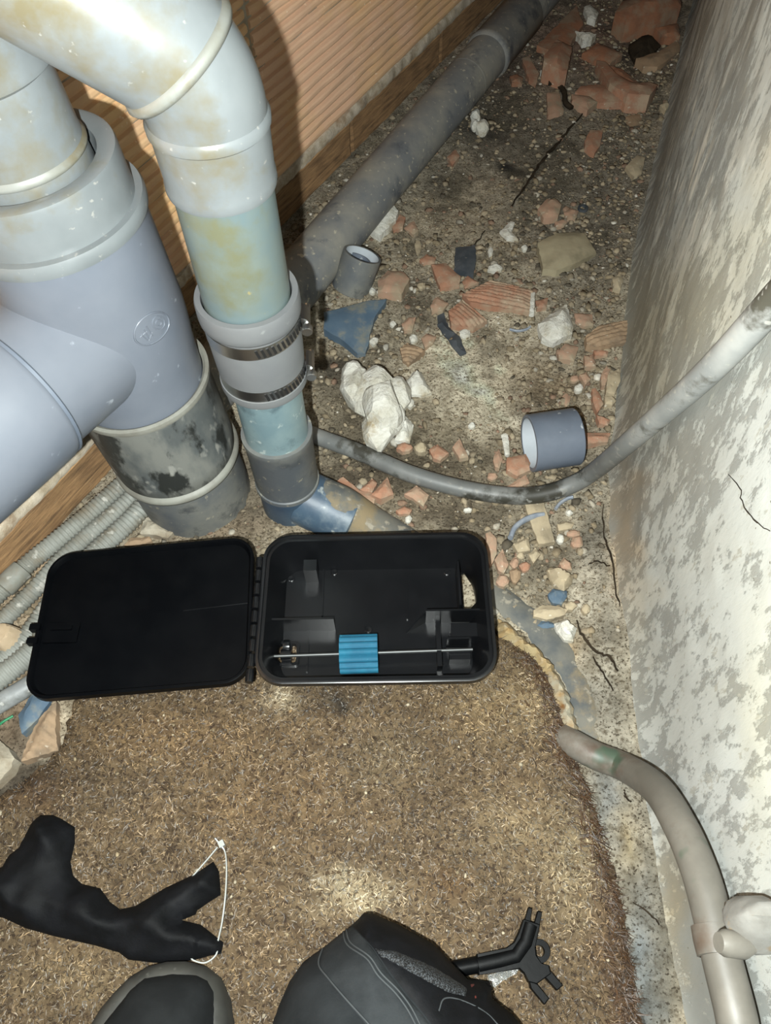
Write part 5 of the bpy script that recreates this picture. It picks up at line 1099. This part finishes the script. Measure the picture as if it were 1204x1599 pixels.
V, Fc = hf_solid(leg_poly, leg_z, lambda x, y: MATZ + .003 + np.clip(-y - .12, 0, .3) * .2, .0055)
obj('trouser_leg', mesh_from(V, Fc), M['denim'], person, smooth=80)
def patch(nm, pts, mat, lift, th=.004, par=person, res=.004):
    pw = [onto(x, y, lambda a, b: leg_z(a, b) + lift) for x, y in CK(pts)]
    V, Fc = hf_solid([p[:2] for p in pw], lambda x, y, d: leg_z(x, y) + lift * sstep(-.002, .004, d), lambda x, y: leg_z(x, y) - th, res); return obj(nm, mesh_from(V, Fc), M[mat], par, smooth=70)
kp = patch('knee_pocket', [(312, 312), (345, 292), (420, 372), (480, 462), (540, 540), (600, 610), (640, 665), (410, 665), (330, 570), (262, 490), (228, 430), (240, 372)], 'denim2', .0022)
bpn = patch('black_panel', [(350, 292), (388, 246), (420, 246), (520, 292), (635, 356), (716, 436), (768, 486), (846, 496), (856, 556), (920, 606), (955, 660), (650, 665), (600, 600), (540, 530), (480, 452), (425, 372)], 'cloth', .0035)
patch('mesh_strip', [(430, 372), (500, 374), (650, 438), (770, 512), (762, 552), (690, 535), (560, 465), (450, 402)], 'net', .0075, .002, bpn, .003)
patch('red_print', [(778, 502), (790, 500), (806, 570), (792, 574)], 'red', .0075, .002, bpn, .002)
for pts in ([(315, 312), (330, 360), (400, 410), (440, 470), (500, 530), (545, 590), (580, 655)], [(326, 306), (342, 352), (410, 402), (452, 462), (512, 522), (558, 582), (594, 650)], [(240, 374), (226, 430), (262, 482), (330, 562), (415, 655)], [(660, 600), (680, 555), (740, 560), (830, 605), (880, 655)]):
    pw = [onto(x, y, lambda a, b: leg_z(a, b) + .003) for x, y in CK(pts)]
    V, Fc = tube([np.array([p[0], p[1], float(leg_z(np.array([p[0]]), np.array([p[1]]))[0]) + .003]) for p in spline(pw, 6)], .0006, 8); obj('stitched_seam', mesh_from(V, Fc), M['stitch'], kp, smooth=60)
# body above and behind the knee: continuous skinned figure
sk = bpy.data.meshes.new('m')
pts = [(-.06, -.52, .40), (.01, -.50, .36), (.0, -.34, .25), (-.005, -.20, .145), (.02, -.36, .07), (.03, -.60, .06), (-.14, -.50, .38), (-.19, -.34, .43), (-.215, -.235, .44), (-.20, -.27, .25), (-.19, -.27, .085), (-.06, -.56, .56), (-.06, -.58, .76), (-.06, -.57, .90)]
edges = [(0, 1), (1, 2), (2, 3), (3, 4), (4, 5), (0, 6), (6, 7), (7, 8), (8, 9), (9, 10), (0, 11), (11, 12), (12, 13)]
sk.from_pydata([tuple(np.array(p) - WL['person']) for p in pts], edges, []); body_o = bpy.data.objects.new('lower_body', sk); COL.objects.link(body_o); body_o.parent = person; WL[body_o.name] = WL['person']
sk.materials.append(M['denim']); md = body_o.modifiers.new('skin', 'SKIN')
rads = [.13, .10, .085, .062, .055, .045, .10, .075, .062, .055, .042, .13, .15, .11]
for v, r in zip(sk.skin_vertices[0].data, rads): v.radius = (r, r)
sk.skin_vertices[0].data[0].use_root = True
ms = body_o.modifiers.new('sub', 'SUBSURF'); ms.levels = 2; ms.render_levels = 2
# shoe
so = [tuple(P(x, y, .030)[:2]) for x, y in CG([(400, 1147), (440, 1080), (500, 1010), (560, 950), (640, 902), (720, 882), (800, 880), (870, 900), (930, 950), (968, 1040), (985, 1147)])]
shoe_poly = so + [(-.135, -.04), (-.142, -.12), (-.150, -.24), (-.17, -.268), (-.21, -.268), (-.232, -.24), (-.240, -.12), (-.238, -.04)]
V, Fc = hf_solid(shoe_poly, lambda x, y, d: MATZ + .024 + .012 * np.sqrt(np.clip(d / .008, 0, 1)), MATZ - .001, .004)
shoe = obj('shoe', mesh_from(V, Fc), M['shoe_rubber'], person, smooth=70)
si = [tuple(P(x, y, .045)[:2]) for x, y in CG([(445, 1147), (500, 1075), (560, 1000), (622, 948), (740, 930), (838, 937), (886, 962), (912, 1010), (918, 1080), (920, 1147)])]
shoe_in = si + [(-.150, -.05), (-.155, -.12), (-.16, -.235), (-.18, -.255), (-.205, -.255), (-.222, -.235), (-.228, -.12), (-.224, -.05)]
V, Fc = hf_solid(shoe_in, lambda x, y, d: MATZ + .034 + .028 * np.sqrt(np.clip(1 - (1 - np.clip(d / .038, 0, 1)) ** 2, 0, 1)) + np.clip(-y - .03, 0, .2) * .28, MATZ + .02, .004)
obj('upper', mesh_from(V, Fc), M['shoe_upper'], shoe, smooth=70)
